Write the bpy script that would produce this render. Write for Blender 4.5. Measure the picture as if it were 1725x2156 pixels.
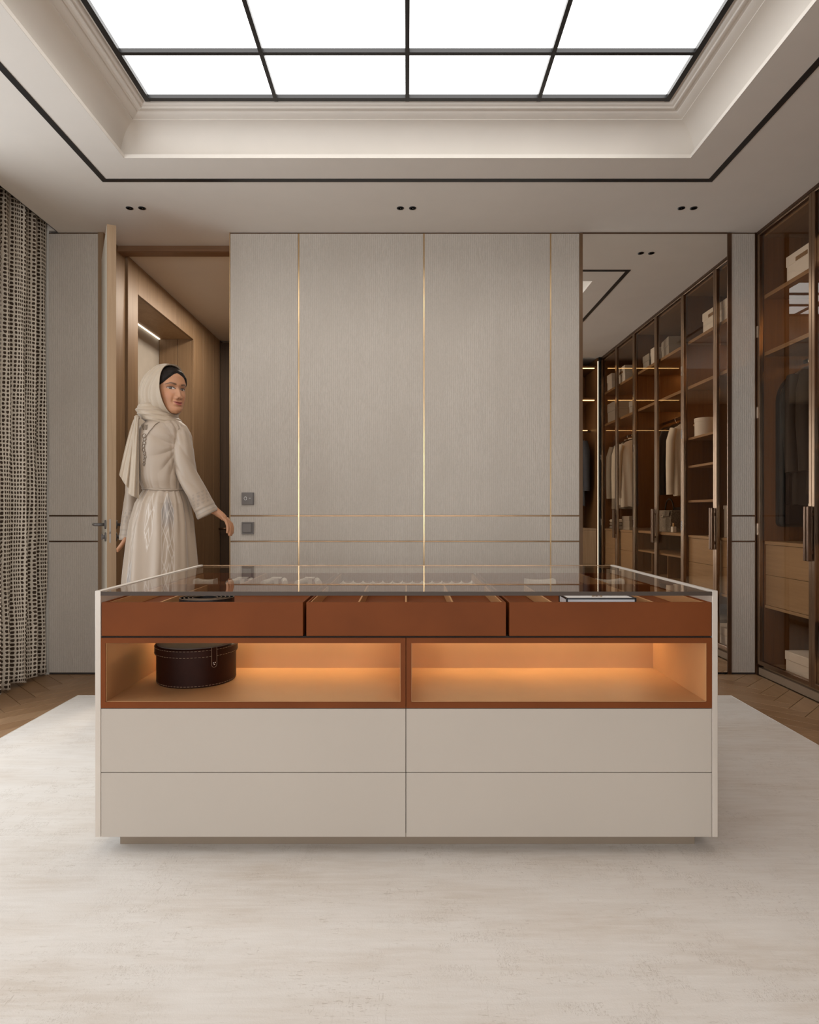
import bpy, bmesh, math, random
import numpy as np
from mathutils import Vector, Matrix
random.seed(7); rng = np.random.default_rng(7)
for o in list(bpy.data.objects): bpy.data.objects.remove(o)
SC = bpy.context.scene
COL = SC.collection
PI = math.pi

# ------------------------------------------------------------------ camera
FPX = 1344.0
cam = bpy.data.cameras.new('camera'); camo = bpy.data.objects.new('camera', cam); COL.objects.link(camo)
camo.location = (0, 0, 1.0); camo.rotation_euler = (PI/2, 0, 0)
cam.sensor_fit = 'VERTICAL'; cam.sensor_height = 24.0; cam.lens = 24.0*FPX/2156
cam.shift_x = 4.5/2156; cam.shift_y = 2.0/2156
cam.clip_start = 0.05
SC.camera = camo

# ------------------------------------------------------------------ world, exposure, big lights
W = bpy.data.worlds.new('world'); SC.world = W; W.use_nodes = True
W.node_tree.nodes['Background'].inputs[0].default_value = (0.80, 0.88, 1.0, 1)
W.node_tree.nodes['Background'].inputs[1].default_value = 1.2
SC.view_settings.view_transform = 'Standard'; SC.view_settings.look = 'None'
SC.view_settings.gamma = 1.0; SC.view_settings.use_curve_mapping = False
SC.view_settings.exposure = 0.0
SKY_E = 3.9            # luminous ceiling panels
def area(name, loc, rot, sx, sy, power, color):
    l = bpy.data.lights.new(name, 'AREA'); l.shape = 'RECTANGLE'; l.size = sx; l.size_y = sy
    l.energy = power; l.color = color
    o = bpy.data.objects.new(name, l); COL.objects.link(o); o.location = loc; o.rotation_euler = rot
    return o
# daylight at the left-hand window, added fill light at invented windows of the room behind, hallway lamp
area('window_daylight', (-2.75, 2.0, 1.45), (0, -PI/2, 0), 2.3, 2.3, 50, (0.95, 0.97, 1.0))
area('rear_side_daylight', (-2.75, -1.05, 1.40), (0, -PI/2, 0), 2.2, 2.0, 34, (0.98, 0.98, 1.0))
area('rear_daylight', (1.0, -2.60, 1.40), (PI/2, 0, 0), 1.9, 2.2, 64, (1.0, 0.97, 0.93))
area('rear_left_daylight', (-1.28, -2.60, 1.40), (PI/2, 0, 0), .86, 2.2, 50, (0.98, 0.98, 1.0))
area('hall_lamp', (-1.40, 5.0, 2.70), (0, 0, 0), 0.25, 1.6, 22.0, (1.0, 0.88, 0.74))

# ------------------------------------------------------------------ helpers
class MB:
    def __init__(s, base=(0, 0, 0)): s.v = []; s.f = []; s.b = base; s.uv = None
    def add(s, vs, fs):
        n = len(s.v); s.v += [tuple(map(float, p)) for p in vs]; s.f += [tuple(i+n for i in f) for f in fs]; return s
    def box(s, x0, x1, y0, y1, z0, z1):
        return s.add([(x0,y0,z0),(x1,y0,z0),(x1,y1,z0),(x0,y1,z0),(x0,y0,z1),(x1,y0,z1),(x1,y1,z1),(x0,y1,z1)],
                     [(3,2,1,0),(4,5,6,7),(0,1,5,4),(1,2,6,5),(2,3,7,6),(3,0,4,7)])
    def prism(s, poly, z0, z1):
        n = len(poly)
        return s.add([(x,y,z0) for x,y in poly]+[(x,y,z1) for x,y in poly],
                     [tuple(range(n-1,-1,-1)), tuple(range(n,2*n))]+[(i,(i+1)%n,(i+1)%n+n,i+n) for i in range(n)])
    def prism_y(s, poly, y0, y1):      # polygon in xz, extruded in y
        n = len(poly)
        return s.add([(x,y0,z) for x,z in poly]+[(x,y1,z) for x,z in poly],
                     [tuple(range(n)), tuple(range(2*n-1,n-1,-1))]+[(i,i+n,(i+1)%n+n,(i+1)%n) for i in range(n)])
    def grid(s, A, close_u=False, close_v=False, cap0=False, cap1=False):   # A[v][u] -> points
        nv, nu = len(A), len(A[0]); fs = []
        for j in range(nv if close_v else nv-1):
            for i in range(nu if close_u else nu-1):
                a = j*nu+i; b = j*nu+(i+1)%nu; j2 = (j+1)%nv
                fs.append((a, b, j2*nu+(i+1)%nu, j2*nu+i))
        if cap0: fs.append(tuple(range(nu-1,-1,-1)))
        if cap1: fs.append(tuple(range((nv-1)*nu, nv*nu)))
        return s.add([tuple(p) for r in A for p in r], fs)
    def tube(s, path, rad, n=12, cap=True, flat=None):
        P = [Vector(p) for p in path]; m = len(P)
        if not hasattr(rad, '__len__'): rad = [rad]*m
        up = Vector((0,0,1)); rings = []; prev = None
        for i in range(m):
            t = (P[min(i+1,m-1)]-P[max(i-1,0)]).normalized()
            if prev is None:
                ref = up if abs(t.z) < .95 else Vector((1,0,0))
                a = ref.cross(t).normalized()
            else:
                a = (prev - t*prev.dot(t)).normalized()
            prev = a; b = t.cross(a)
            r = rad[i]; ra, rb = r if hasattr(r, '__len__') else (r, r)
            rings.append([P[i]+a*(ra*math.cos(2*PI*k/n))+b*(rb*math.sin(2*PI*k/n)) for k in range(n)])
        return s.grid(rings, close_u=True, cap0=cap, cap1=cap)
    def cyl(s, c, axis, r, h, n=20):
        c = Vector(c); a = Vector(axis).normalized()
        return s.tube([c, c+a*h], r, n)
    def lathe(s, prof, c=(0,0,0), n=40, sx=1, sy=1):
        return s.grid([[(c[0]+r*sx*math.cos(2*PI*k/n), c[1]+r*sy*math.sin(2*PI*k/n), c[2]+z) for k in range(n)] for r,z in prof], close_u=True, cap0=True, cap1=True)
    def sphere(s, c, r, n=12, m=8):
        if not hasattr(r,'__len__'): r = (r,r,r)
        return s.grid([[(c[0]+r[0]*math.sin(PI*j/m+1e-4)*math.cos(2*PI*k/n), c[1]+r[1]*math.sin(PI*j/m+1e-4)*math.sin(2*PI*k/n), c[2]-r[2]*math.cos(PI*j/m)) for k in range(n)] for j in range(m+1)], close_u=True)
    def build(s, name, mat, parent=None, smooth=False, bevel=0, seg=2, fixn=True):
        me = bpy.data.meshes.new(name)
        bx, by, bz = s.b
        me.from_pydata([(x-bx,y-by,z-bz) for x,y,z in s.v], [], s.f)
        if fixn:
            bm = bmesh.new(); bm.from_mesh(me); bmesh.ops.recalc_face_normals(bm, faces=bm.faces); bm.to_mesh(me); bm.free()
        if mat: me.materials.append(mat)
        if smooth: me.shade_smooth()
        o = bpy.data.objects.new(name, me); COL.objects.link(o)
        if parent: o.parent = parent
        else: o.location = s.b
        if bevel:
            m = o.modifiers.new('bevel', 'BEVEL'); m.width = bevel; m.segments = seg; m.limit_method = 'ANGLE'; m.angle_limit = 0.6
        return o
def rnd(o, ang=0.7):     # smooth shading split by angle
    o.data.shade_smooth()
    try: o.data.set_sharp_from_angle(angle=ang)
    except Exception: pass
    return o
def tag(o, label=None, cat=None, group=None, kind=None):
    if label: o['label'] = label
    if cat: o['category'] = cat
    if group: o['group'] = group
    if kind: o['kind'] = kind
    return o
def thing(name, loc, label, cat, group=None):
    o = bpy.data.objects.new(name, None); COL.objects.link(o); o.location = loc; o.empty_display_size = .05
    return tag(o, label, cat, group)
def struct(o): o['kind'] = 'structure'; return o
def copy_tree(o, loc, label=None, rot=None, parent=None):
    c = o.copy(); COL.objects.link(c); c.parent = parent
    if loc is not None: c.location = loc
    if rot is not None: c.rotation_euler = rot
    if label: c['label'] = label
    for ch in list(o.children): copy_tree(ch, None, parent=c)
    return c

# ------------------------------------------------------------------ materials
def new_mat(name):
    m = bpy.data.materials.new(name); m.use_nodes = True; nt = m.node_tree; nt.nodes.clear()
    out = nt.nodes.new('ShaderNodeOutputMaterial'); return m, nt, out
def N(nt, t, **kw):
    n = nt.nodes.new('ShaderNode'+t)
    for k, v in kw.items(): setattr(n, k, v)
    return n
def S(n, **kw):
    for k, v in kw.items():
        k = k.replace('_', ' ')
        for s in n.inputs:
            if s.name.lower() == k.lower(): s.default_value = v; break
    return n
def rgba(c): return (c[0], c[1], c[2], 1)
def bsdf(nt, out, color=(.5,.5,.5), rough=.5, metal=0, spec=.5, **kw):
    p = N(nt, 'BsdfPrincipled'); p.inputs['Base Color'].default_value = rgba(color)
    p.inputs['Roughness'].default_value = rough; p.inputs['Metallic'].default_value = metal
    p.inputs['Specular IOR Level'].default_value = spec
    for k, v in kw.items(): p.inputs[k.replace('_', ' ')].default_value = v
    nt.links.new(p.outputs[0], out.inputs[0]); return p
def coords(nt, scale=(1,1,1), kind='Object'):
    t = N(nt, 'TexCoord'); mp = N(nt, 'Mapping'); mp.inputs['Scale'].default_value = scale
    nt.links.new(t.outputs[kind], mp.inputs[0]); return mp.outputs[0]
def noise(nt, vec, scale, detail=3, rough=.55, dist=0):
    n = N(nt, 'TexNoise'); n.inputs['Scale'].default_value = scale; n.inputs['Detail'].default_value = detail
    n.inputs['Roughness'].default_value = rough; n.inputs['Distortion'].default_value = dist
    nt.links.new(vec, n.inputs['Vector']); return n.outputs['Fac']
def ramp(nt, fac, stops):
    r = N(nt, 'ValToRGB'); e = r.color_ramp.elements
    while len(e) < len(stops): e.new(.5)
    for el, (p, c) in zip(e, stops): el.position = p; el.color = rgba(c) if hasattr(c,'__len__') else (c,c,c,1)
    nt.links.new(fac, r.inputs[0]); return r.outputs[0]
def bump(nt, h, p, strength=.3, dist=.002):
    b = N(nt, 'Bump'); b.inputs['Strength'].default_value = strength; b.inputs['Distance'].default_value = dist
    nt.links.new(h, b.inputs['Height']); nt.links.new(b.outputs[0], p.inputs['Normal'])
def mixc(nt, fac, a, b, mode='MIX'):
    m = N(nt, 'Mix', data_type='RGBA', blend_type=mode)
    for sock, val in ((m.inputs[0], fac), (m.inputs[6], a), (m.inputs[7], b)):
        if hasattr(val, 'default_value') or hasattr(val, 'is_linked'): nt.links.new(val, sock)
        elif hasattr(val, '__len__'): sock.default_value = rgba(val)
        else: sock.default_value = val
    return m.outputs[2]
def math_n(nt, op, a, b=None):
    m = N(nt, 'Math', operation=op)
    for i, v in enumerate((a, b)):
        if v is None: continue
        if isinstance(v, (int, float)): m.inputs[i].default_value = v
        else: nt.links.new(v, m.inputs[i])
    return m.outputs[0]

def plain(name, color, rough=.5, metal=0, var=.06, vscale=6, bmp=0, bscale=200, spec=.5, **kw):
    m, nt, out = new_mat(name); p = bsdf(nt, out, color, rough, metal, spec, **kw)
    v = coords(nt); n = noise(nt, v, vscale, 3)
    lo = tuple(c*(1-var) for c in color); hi = tuple(min(1, c*(1+var)) for c in color)
    nt.links.new(ramp(nt, n, [(.3, lo), (.7, hi)]), p.inputs['Base Color'])
    if bmp: bump(nt, noise(nt, v, bscale, 2), p, bmp, .001)
    return m
def wood(name, c1, c2, axis=2, rough=.45, scale=1.0, spec=.4):
    m, nt, out = new_mat(name); p = bsdf(nt, out, c1, rough, 0, spec)
    sc = [60*scale]*3; sc[axis] = 2.2*scale
    v = coords(nt, tuple(sc)); n = noise(nt, v, 1.0, 5, .6, .6)
    sc2 = [5]*3; sc2[axis] = .5; n2 = noise(nt, coords(nt, tuple(sc2)), 1.0, 2)
    f = math_n(nt, 'ADD', math_n(nt, 'MULTIPLY', n, .6), math_n(nt, 'MULTIPLY', n2, .4))
    nt.links.new(ramp(nt, f, [(.32, c2), (.66, c1)]), p.inputs['Base Color'])
    bump(nt, n, p, .15, .0006); return m
def emit(name, color, strength):
    m, nt, out = new_mat(name); e = N(nt, 'Emission'); e.inputs[0].default_value = rgba(color); e.inputs[1].default_value = strength
    nt.links.new(e.outputs[0], out.inputs[0]); return m
def glass(name, tint, ior=1.5, gain=1.0, rough=0.0, refl=(1,1,1)):
    m, nt, out = new_mat(name)
    tr = N(nt, 'BsdfTransparent'); tr.inputs[0].default_value = rgba(tint)
    gl = N(nt, 'BsdfAnisotropic'); gl.inputs['Color'].default_value = rgba(refl); gl.inputs['Roughness'].default_value = rough
    fr = N(nt, 'Fresnel'); fr.inputs[0].default_value = ior
    ge = N(nt, 'NewGeometry')
    f = math_n(nt, 'MULTIPLY', fr.outputs[0], math_n(nt, 'SUBTRACT', 1.0, ge.outputs['Backfacing']))
    f = math_n(nt, 'MINIMUM', math_n(nt, 'MULTIPLY', f, gain), 1.0)
    mx = N(nt, 'MixShader'); nt.links.new(f, mx.inputs[0]); nt.links.new(tr.outputs[0], mx.inputs[1]); nt.links.new(gl.outputs[0], mx.inputs[2])
    nt.links.new(mx.outputs[0], out.inputs[0]); return m
def ribbed(name, c1, c2):
    m, nt, out = new_mat(name); p = bsdf(nt, out, c1, .75, 0, .25)
    v = coords(nt, (1, 1, .16))
    w = N(nt, 'TexWave', wave_type='BANDS', bands_direction='X'); S(w, Scale=24.0, Distortion=4.5, Detail=3.0, Detail_Scale=6.0, Detail_Roughness=.6)
    nt.links.new(v, w.inputs['Vector'])
    patch = noise(nt, coords(nt, (1,1,.5)), 3.0, 3)
    h = math_n(nt, 'MULTIPLY', w.outputs['Fac'], ramp(nt, patch, [(.35, .25), (.62, 1.0)]))
    g = noise(nt, coords(nt, (1,1,.45)), 210, 4, .7)
    h2 = math_n(nt, 'ADD', math_n(nt, 'MULTIPLY', h, .62), math_n(nt, 'MULTIPLY', g, .85))
    nt.links.new(ramp(nt, h2, [(.32, c2), (.92, c1)]), p.inputs['Base Color'])
    bump(nt, h2, p, .42, .003); return m

M = {}
M['ceiling'] = plain('ceiling_paint', (.70,.645,.58), .85, var=.015, bmp=.03, bscale=300, spec=.2)
M['panel'] = ribbed('ribbed_plaster', (.515,.458,.397), (.43,.377,.32))
M['brass'] = plain('brushed_brass', (.66,.47,.27), .30, 1.0, var=.12, vscale=9)
M['brass_dark'] = plain('dull_brass', (.30,.19,.11), .35, 1.0, var=.12, vscale=9)
M['bronze'] = plain('dark_bronze', (.16,.095,.060), .32, .9, var=.1)
M['bronze_edge'] = plain('satin_bronze', (.30,.20,.13), .28, 1.0, var=.08)
M['gap'] = plain('shadow_gap', (.035,.024,.018), .7)
M['black'] = plain('black_anodised', (.012,.011,.011), .4)
M['mirror'] = plain('mirror_silver', (.93,.90,.85), 0.0, 1.0, var=0)
M['oak'] = wood('oak_veneer', (.30,.195,.11), (.20,.123,.066))
M['oak_light'] = wood('pale_oak', (.46,.31,.18), (.33,.21,.115))
M['oak_edge'] = wood('oak_door_edge', (.37,.245,.14), (.27,.17,.09), rough=.5)
M['oak_x'] = wood('oak_drawer_veneer', (.44,.315,.20), (.34,.235,.145), axis=1)
M['ward'] = wood('walnut_veneer', (.21,.094,.031), (.13,.056,.018))
M['ward_y'] = wood('walnut_shelf', (.34,.21,.11), (.24,.145,.075), axis=1)
M['dark_wood'] = wood('dark_stained_wood', (.075,.048,.030), (.045,.028,.018))
M['doorface'] = plain('beige_lacquer', (.56,.49,.39), .5)
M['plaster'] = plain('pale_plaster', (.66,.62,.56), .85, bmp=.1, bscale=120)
M['lacquer'] = plain('greige_lacquer', (.495,.44,.38), .45, var=.02, vscale=2, spec=.35)
M['edge_metal'] = plain('champagne_metal', (.66,.60,.53), .38, .35, var=.03)
M['leather'] = plain('cognac_leather', (.170,.044,.0085), .55, var=.10, vscale=5, bmp=.10, bscale=420, spec=.18)
M['leather_in'] = plain('tan_leather_lining', (.52,.28,.125), .5, var=.06, vscale=4, bmp=.08, bscale=420, spec=.3)
M['hat_leather'] = plain('oxblood_leather', (.022,.0052,.0022), .5, var=.35, vscale=9, bmp=.15, bscale=300, spec=.14)
M['lid_top'] = plain('sheen_lid_leather', (.17,.135,.115), .75, var=.1, vscale=12, spec=.05)  # paler than the box leather: reflected light put into the colour
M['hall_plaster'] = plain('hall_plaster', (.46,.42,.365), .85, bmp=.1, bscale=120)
M['stitch'] = plain('pale_thread', (.27,.18,.11), .7)
M['steel'] = plain('polished_steel', (.72,.70,.67), .18, 1.0, var=.02)
M['white'] = plain('white_velvet', (.80,.77,.72), .8, var=.03)
M['white_card'] = plain('white_card', (.82,.83,.86), .6, var=.04)
M['grey_card'] = plain('grey_card', (.42,.41,.41), .6, var=.05)
M['belt'] = plain('black_leather', (.012,.011,.012), .35, var=.1)
M['switch'] = plain('bronze_plastic', (.155,.135,.12), .38, var=.05)
M['switch_dark'] = plain('dark_bronze_plastic', (.09,.076,.068), .4, var=.05)
M['print'] = plain('white_print', (.75,.74,.72), .6)
M['led'] = emit('warm_led', (1.0,.58,.22), 4.0)
M['led_bay'] = emit('bay_led', (1.0,.60,.25), 26.0)
M['edge_dark'] = plain('dark_glass_edge', (.045,.026,.015), .5)
M['dull_metal'] = plain('dull_metal', (.33,.30,.27), .55, .4)
M['led_cove'] = emit('cove_led', (1.0,.84,.62), 0.3)
M['led_niche'] = emit('niche_led', (1.0,.80,.50), 36.0)
M['plinth'] = plain('shaded_plinth_metal', (.30,.235,.175), .45, .3, var=.03)  # darkened to carry the contact shade at the foot of the island
M['led_white'] = emit('white_led', (1.0,.88,.70), 2.2)
M['panel_light'] = emit('diffuser_glow', (1.0,.985,.965), SKY_E)
M['glass_bronze'] = glass('bronze_glass', (.93,.865,.785), 1.5, .8)
M['glass_top'] = glass('smoked_glass', (.90,.87,.83), 1.55, 1.1)
M['glass_clear'] = glass('clear_glass', (.96,.97,.97), 1.45, 1.0)
M['skirting'] = plain('pale_skirting', (.27,.19,.125), .55)
M['black_cloth'] = plain('black_cloth', (.010,.009,.010), .8, var=.2, bmp=.1, bscale=300)
M['gloss_black'] = plain('glossy_black_cover', (.008,.008,.009), .12, var=.1)
M['shirt'] = plain('pale_grey_cotton', (.80,.78,.75), .8, var=.05)
M['shirt2'] = plain('stone_wool', (.38,.35,.32), .85, var=.06)
M['shirt3'] = plain('charcoal_wool', (.055,.050,.050), .85, var=.1)
M['tweed'] = plain('grey_tweed', (.22,.20,.18), .8, var=.55, vscale=160, bmp=.5, bscale=260)

def rug_mat():
    m, nt, out = new_mat('viscose_rug'); p = bsdf(nt, out, (.7,.65,.6), .78, 0, .2)
    p.inputs['Sheen Weight'].default_value = .15
    big = noise(nt, coords(nt, (.7, 2.2, 1)), 2.2, 4, .6)
    streak = noise(nt, coords(nt, (6, 60, 1)), 1.0, 4, .65, .4)
    c = ramp(nt, big, [(.30, (.60,.525,.445)), (.55, (.69,.64,.58)), (.75, (.65,.585,.51))])
    c = mixc(nt, ramp(nt, streak, [(.38, .0), (.74, .55)]), c, (.78,.735,.68))
    # worn-away motif: short dark dashes in broken rows and columns
    dash = noise(nt, coords(nt, (46, 190, 1)), 1.0, 2, .6, 1.2)
    dash2 = noise(nt, coords(nt, (260, 34, 1)), 1.0, 2, .6, 1.0)
    br = N(nt, 'TexBrick'); S(br, Scale=13.0, Mortar_Size=.03, Mortar_Smooth=.4, Brick_Width=.55, Row_Height=.42); nt.links.new(coords(nt, (1,1,1)), br.inputs['Vector'])
    mask = noise(nt, coords(nt, (2.0, 3.2, 1)), 2.0, 4, .7)
    d1 = math_n(nt, 'MULTIPLY', ramp(nt, dash, [(.60, 0.), (.68, 1.)]), ramp(nt, mask, [(.45, 0.), (.62, 1.)]))
    d2 = math_n(nt, 'MULTIPLY', ramp(nt, dash2, [(.62, 0.), (.69, 1.)]), ramp(nt, mask, [(.52, 0.), (.64, 1.)]))
    d3 = math_n(nt, 'MULTIPLY', br.outputs['Fac'], ramp(nt, noise(nt, coords(nt), 9.0, 3), [(.52, 0.), (.66, .16)]))
    sn = N(nt, 'VectorMath', operation='SNAP'); sn.inputs[1].default_value = (.050, .036, 1.0); nt.links.new(coords(nt), sn.inputs[0])
    wn = N(nt, 'TexWhiteNoise'); nt.links.new(sn.outputs[0], wn.inputs['Vector'])
    glyph = noise(nt, coords(nt, (150, 55, 1)), 1.0, 1, .5, 2.2)
    g1 = math_n(nt, 'MULTIPLY', ramp(nt, glyph, [(.535, 0.), (.56, 1.), (.60, 1.), (.625, 0.)]), ramp(nt, wn.outputs['Value'], [(.55, 0.), (.60, 1.)]))
    g1 = math_n(nt, 'MULTIPLY', g1, ramp(nt, noise(nt, coords(nt, (1.1, 1.6, 1)), 1.7, 3), [(.42, .0), (.60, .9)]))
    d3 = math_n(nt, 'MAXIMUM', d3, g1)
    d = math_n(nt, 'MINIMUM', math_n(nt, 'ADD', math_n(nt, 'ADD', d1, d2), d3), 1.0)
    c = mixc(nt, math_n(nt, 'MULTIPLY', d, .46), c, (.36,.29,.22))
    nt.links.new(c, p.inputs['Base Color'])
    h = math_n(nt, 'SUBTRACT', noise(nt, coords(nt), 340, 2), math_n(nt, 'MULTIPLY', d, .5))
    bump(nt, h, p, .18, .002); return m
M['rug'] = rug_mat()
def curtain_mat():
    m, nt, out = new_mat('dotted_curtain'); p = bsdf(nt, out, (.6,.52,.43), .85, 0, .1)
    t = N(nt, 'TexCoord'); 
    wob = N(nt, 'TexNoise'); S(wob, Scale=45.0, Detail=2.0); nt.links.new(t.outputs['UV'], wob.inputs['Vector'])
    ad = N(nt, 'MixRGB', blend_type='LINEAR_LIGHT'); ad.inputs[0].default_value = .005
    nt.links.new(t.outputs['UV'], ad.inputs[1]); nt.links.new(wob.outputs['Color'], ad.inputs[2])
    sp = N(nt, 'SeparateXYZ'); nt.links.new(ad.outputs[0], sp.inputs[0])
    def cell(s, pitch):
        return math_n(nt, 'ABSOLUTE', math_n(nt, 'SUBTRACT', math_n(nt, 'FRACT', math_n(nt, 'DIVIDE', s, pitch)), .5))
    cx = cell(sp.outputs[0], .0170); cy = cell(sp.outputs[1], .0235)
    d = math_n(nt, 'POWER', math_n(nt, 'ADD', math_n(nt, 'POWER', math_n(nt, 'DIVIDE', cx, .34), 3.0), math_n(nt, 'POWER', math_n(nt, 'DIVIDE', cy, .36), 3.0)), .333)
    f = ramp(nt, d, [(.86, 1.), (1.0, 0.)])
    nt.links.new(mixc(nt, f, (.62,.55,.46), (.055,.036,.024)), p.inputs['Base Color'])
    bump(nt, math_n(nt, 'SUBTRACT', 1.0, f), p, .6, .003); return m
M['curtain'] = curtain_mat()
# ================================================================== STRUCTURE
D = 3.96; H = 2.74; XL = -2.45; XR = 2.75; YR = 0.77; YB = -2.30
ROWS = [0.0, .823, .982, 2.742]

floor = struct(MB().box(XL-.1, XR+.1, YB-.1, 6.6, -.12, -.012).build('floor', M['oak_light']))
# herringbone oak planks wherever the rug leaves the floor bare
def clip(poly, x0, x1, y0, y1):
    for ax, lim, sgn in ((0,x0,1),(0,x1,-1),(1,y0,1),(1,y1,-1)):
        out = []
        for i in range(len(poly)):
            a, b = poly[i], poly[(i+1)%len(poly)]; da, db = (a[ax]-lim)*sgn, (b[ax]-lim)*sgn
            if da >= 0: out.append(a)
            if (da >= 0) != (db >= 0):
                t = da/(da-db); out.append((a[0]+(b[0]-a[0])*t, a[1]+(b[1]-a[1])*t))
        poly = out
        if len(poly) < 3: return []
    return poly
PW, PL = .095, .57; c45 = math.sqrt(.5); plank_m = []
for i, (a, b) in enumerate((((.35,.21,.11),(.26,.145,.07)), ((.38,.23,.125),(.28,.165,.085)), ((.32,.185,.092),(.23,.125,.06)))):
    plank_m.append((wood('oak_plank_a%d'%i, a, b, axis=0, rough=.38), wood('oak_plank_b%d'%i, a, b, axis=1, rough=.38)))
def plank(u0, v0, du, dv, kind):
    g = .0012
    pts = [(u0+g,v0+g),(u0+du-g,v0+g),(u0+du-g,v0+dv-g),(u0+g,v0+dv-g)]
    # (u,v) axes lie at 45 degrees to the room
    w = [((u-v)*c45, -(u+v)*c45+4.0) for u, v in pts]
    cx = sum(p[0] for p in w)/4; cy = sum(p[1] for p in w)/4
    if -1.62 < cx < 1.60 and 1.7 < cy < 3.25: return
    if cy < 1.2: return
    for x0, x1, y0, y1 in ((-2.44, 2.16, .80, 3.955), (-1.88, -1.115, 3.955, 4.25)):
        q = clip(w, x0, x1, y0, y1)
        if len(q) < 3: continue
        A = abs(sum(q[i][0]*q[(i+1)%len(q)][1]-q[(i+1)%len(q)][0]*q[i][1] for i in range(len(q))))/2
        if A < 4e-4: continue
        MB().prism(q, -.012, 0.0+random.uniform(-.0006, .0006)).build('plank', random.choice(plank_m)[kind], floor, bevel=.0008, seg=1)
NN = 26
for t in range(-6, 7):
    for k in range(-60, 61):
        u, v = k*PW+t*PL, k*PW-t*PL
        for (a, b, du, dv, kk) in ((u, v, PL, PW, 0), (u-PW, v, PW, PL, 1)):
            X = ((a+du/2)-(b+dv/2))*c45; Y = -((a+du/2)+(b+dv/2))*c45+4.0
            if -2.8 < X < 2.6 and .5 < Y < 4.6: plank(a, b, du, dv, kk)

# ceiling: slab with the opening of the coffer, coffer mouldings, curtain pocket
CX, CY0, CY1 = 1.39, 1.556, 3.13
ceil = MB()
ceil.box(-2.17, -CX, YR-.55, 4.16, H, H+.0115).box(CX, XR, YR-.55, 4.16, H, H+.0115)
ceil.box(-CX, CX, CY1, 4.16, H, H+.0115).box(-CX, CX, YR-.55, CY0, H, H+.0115).box(-2.55, -2.16, D+.0, 4.16, H+.012, H+.2)
struct(MB().box(-2.5, XR, YB, YR-.551, H, H+.05).build('ceiling_rear', M['ward_y']))
ceil.box(-2.17, -2.165, YR, D, H, H+.16).box(-2.55, -2.165, YR, D+.05, H+.16, H+.2)   # curtain pocket
ceiling = struct(ceil.build('ceiling', M['ceiling']))
def ringprof(prof, name, mat, parent, x=CX, y0=CY0, y1=CY1, smooth=True):
    # prof: list of (inset, z); swept round the rectangle with mitred corners
    rows = []
    for t, z in prof:
        rows.append([(-x+t, y0+t, z), (x-t, y0+t, z), (x-t, y1-t, z), (-x+t, y1-t, z)])
    mb = MB()
    for c in range(4):
        mb.grid([[r[c], r[(c+1)%4]] for r in rows])
    o = mb.build(name, mat, parent, fixn=False)
    return rnd(o, .6) if smooth else o
lip = [(.0015,H-.0005),(.0015,H+.018),(-.003,H+.018),(-.003,H+.0118),(-.035,H+.0118),(-.035,H+.018)]
ringprof(lip, 'lip', M['ceiling'], ceiling, smooth=False)
cove = [(-.035+(.035+.073)*(1-math.cos(a)), H+.018+(.121)*math.sin(a)) for a in np.linspace(0, PI/2, 14)]
ringprof(cove, 'cove', M['ceiling'], ceiling)
mould = [(.073,2.879),(.078,2.8795),(.078,2.8835),(.095,2.886),(.106,2.889),(.1124,2.893),(.114,2.898),(.124,2.899),(.131,2.894),(.139,2.8916),(.145,2.893),(.147,2.900),(.156,2.901),(.162,2.906),(.164,2.912),(.180,2.912),(.180,2.935)]
ringprof(mould, 'moulding', M['ceiling'], ceiling)
# cove LED strips lying behind the lip in the middle of each side
for mb in (MB().box(-.98, .98, CY1+.006, CY1+.026, H+.0122, H+.0142), MB().box(-.98, .98, CY0-.026, CY0-.006, H+.0122, H+.0142),
           MB().box(-CX-.026, -CX-.006, 1.85, 2.80, H+.0122, H+.0142), MB().box(CX+.006, CX+.026, 1.85, 2.80, H+.0122, H+.0142)):
    mb.build('cove_light', M['led_cove'], ceiling)
# recessed black lighting track: one loop
tr = MB(); tx, ty0, ty1, tw = 1.600, 1.39, 3.352, .029
tr.box(-tx, tx, ty1-tw, ty1, H-.003, H+.004).box(-tx, tx, ty0, ty0+tw, H-.003, H+.004)
tr.box(-tx, -tx+tw, ty0+tw, ty1-tw, H-.003, H+.004).box(tx-tw, tx, ty0+tw, ty1-tw, H-.003, H+.004)
struct(tr.build('trim_1', M['black']))
# luminous ceiling
lum = thing('luminous_ceiling', (0, 2.343, 2.912), 'backlit white ceiling panel grid in thin black frame inside the coffer', 'ceiling light')
B = (0, 2.343, 2.912); sx0, sx1, sy1 = -1.213, 1.213, 2.953; pw = (sx1-sx0)/4; pd = .305; sy0 = sy1-4*pd
fr = MB(B)
for i in range(5):
    w = .024 if i in (0,4) else .018
    x = sx0+i*pw; x = x+w/2 if i == 0 else (x-w/2 if i == 4 else x)
    fr.box(x-w/2, x+w/2, sy0, sy1, 2.903, 2.922)
fr.build('frame', M['black'], lum)
for j in range(5):
    w = .024 if j in (0,4) else .018
    y = sy0+j*pd; y = y+w/2 if j == 0 else (y-w/2 if j == 4 else y)
    for i in range(4):
        pass
    MB(B).box(sx0+.01, sx1-.01, y-w/2, y+w/2, 2.904, 2.9215).build('crossbar', M['black'], lum)
for j in range(4):
    for i in range(4):
        MB(B).box(sx0+i*pw+.004, sx0+(i+1)*pw-.004, sy0+j*pd+.004, sy0+(j+1)*pd-.004, 2.9225, 2.928).build('light_panel', M['panel_light'], lum)
struct(MB().box(-1.5, 1.5, 1.5, 3.2, 2.935, 2.96).build('trim_2', M['ceiling']))

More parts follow.
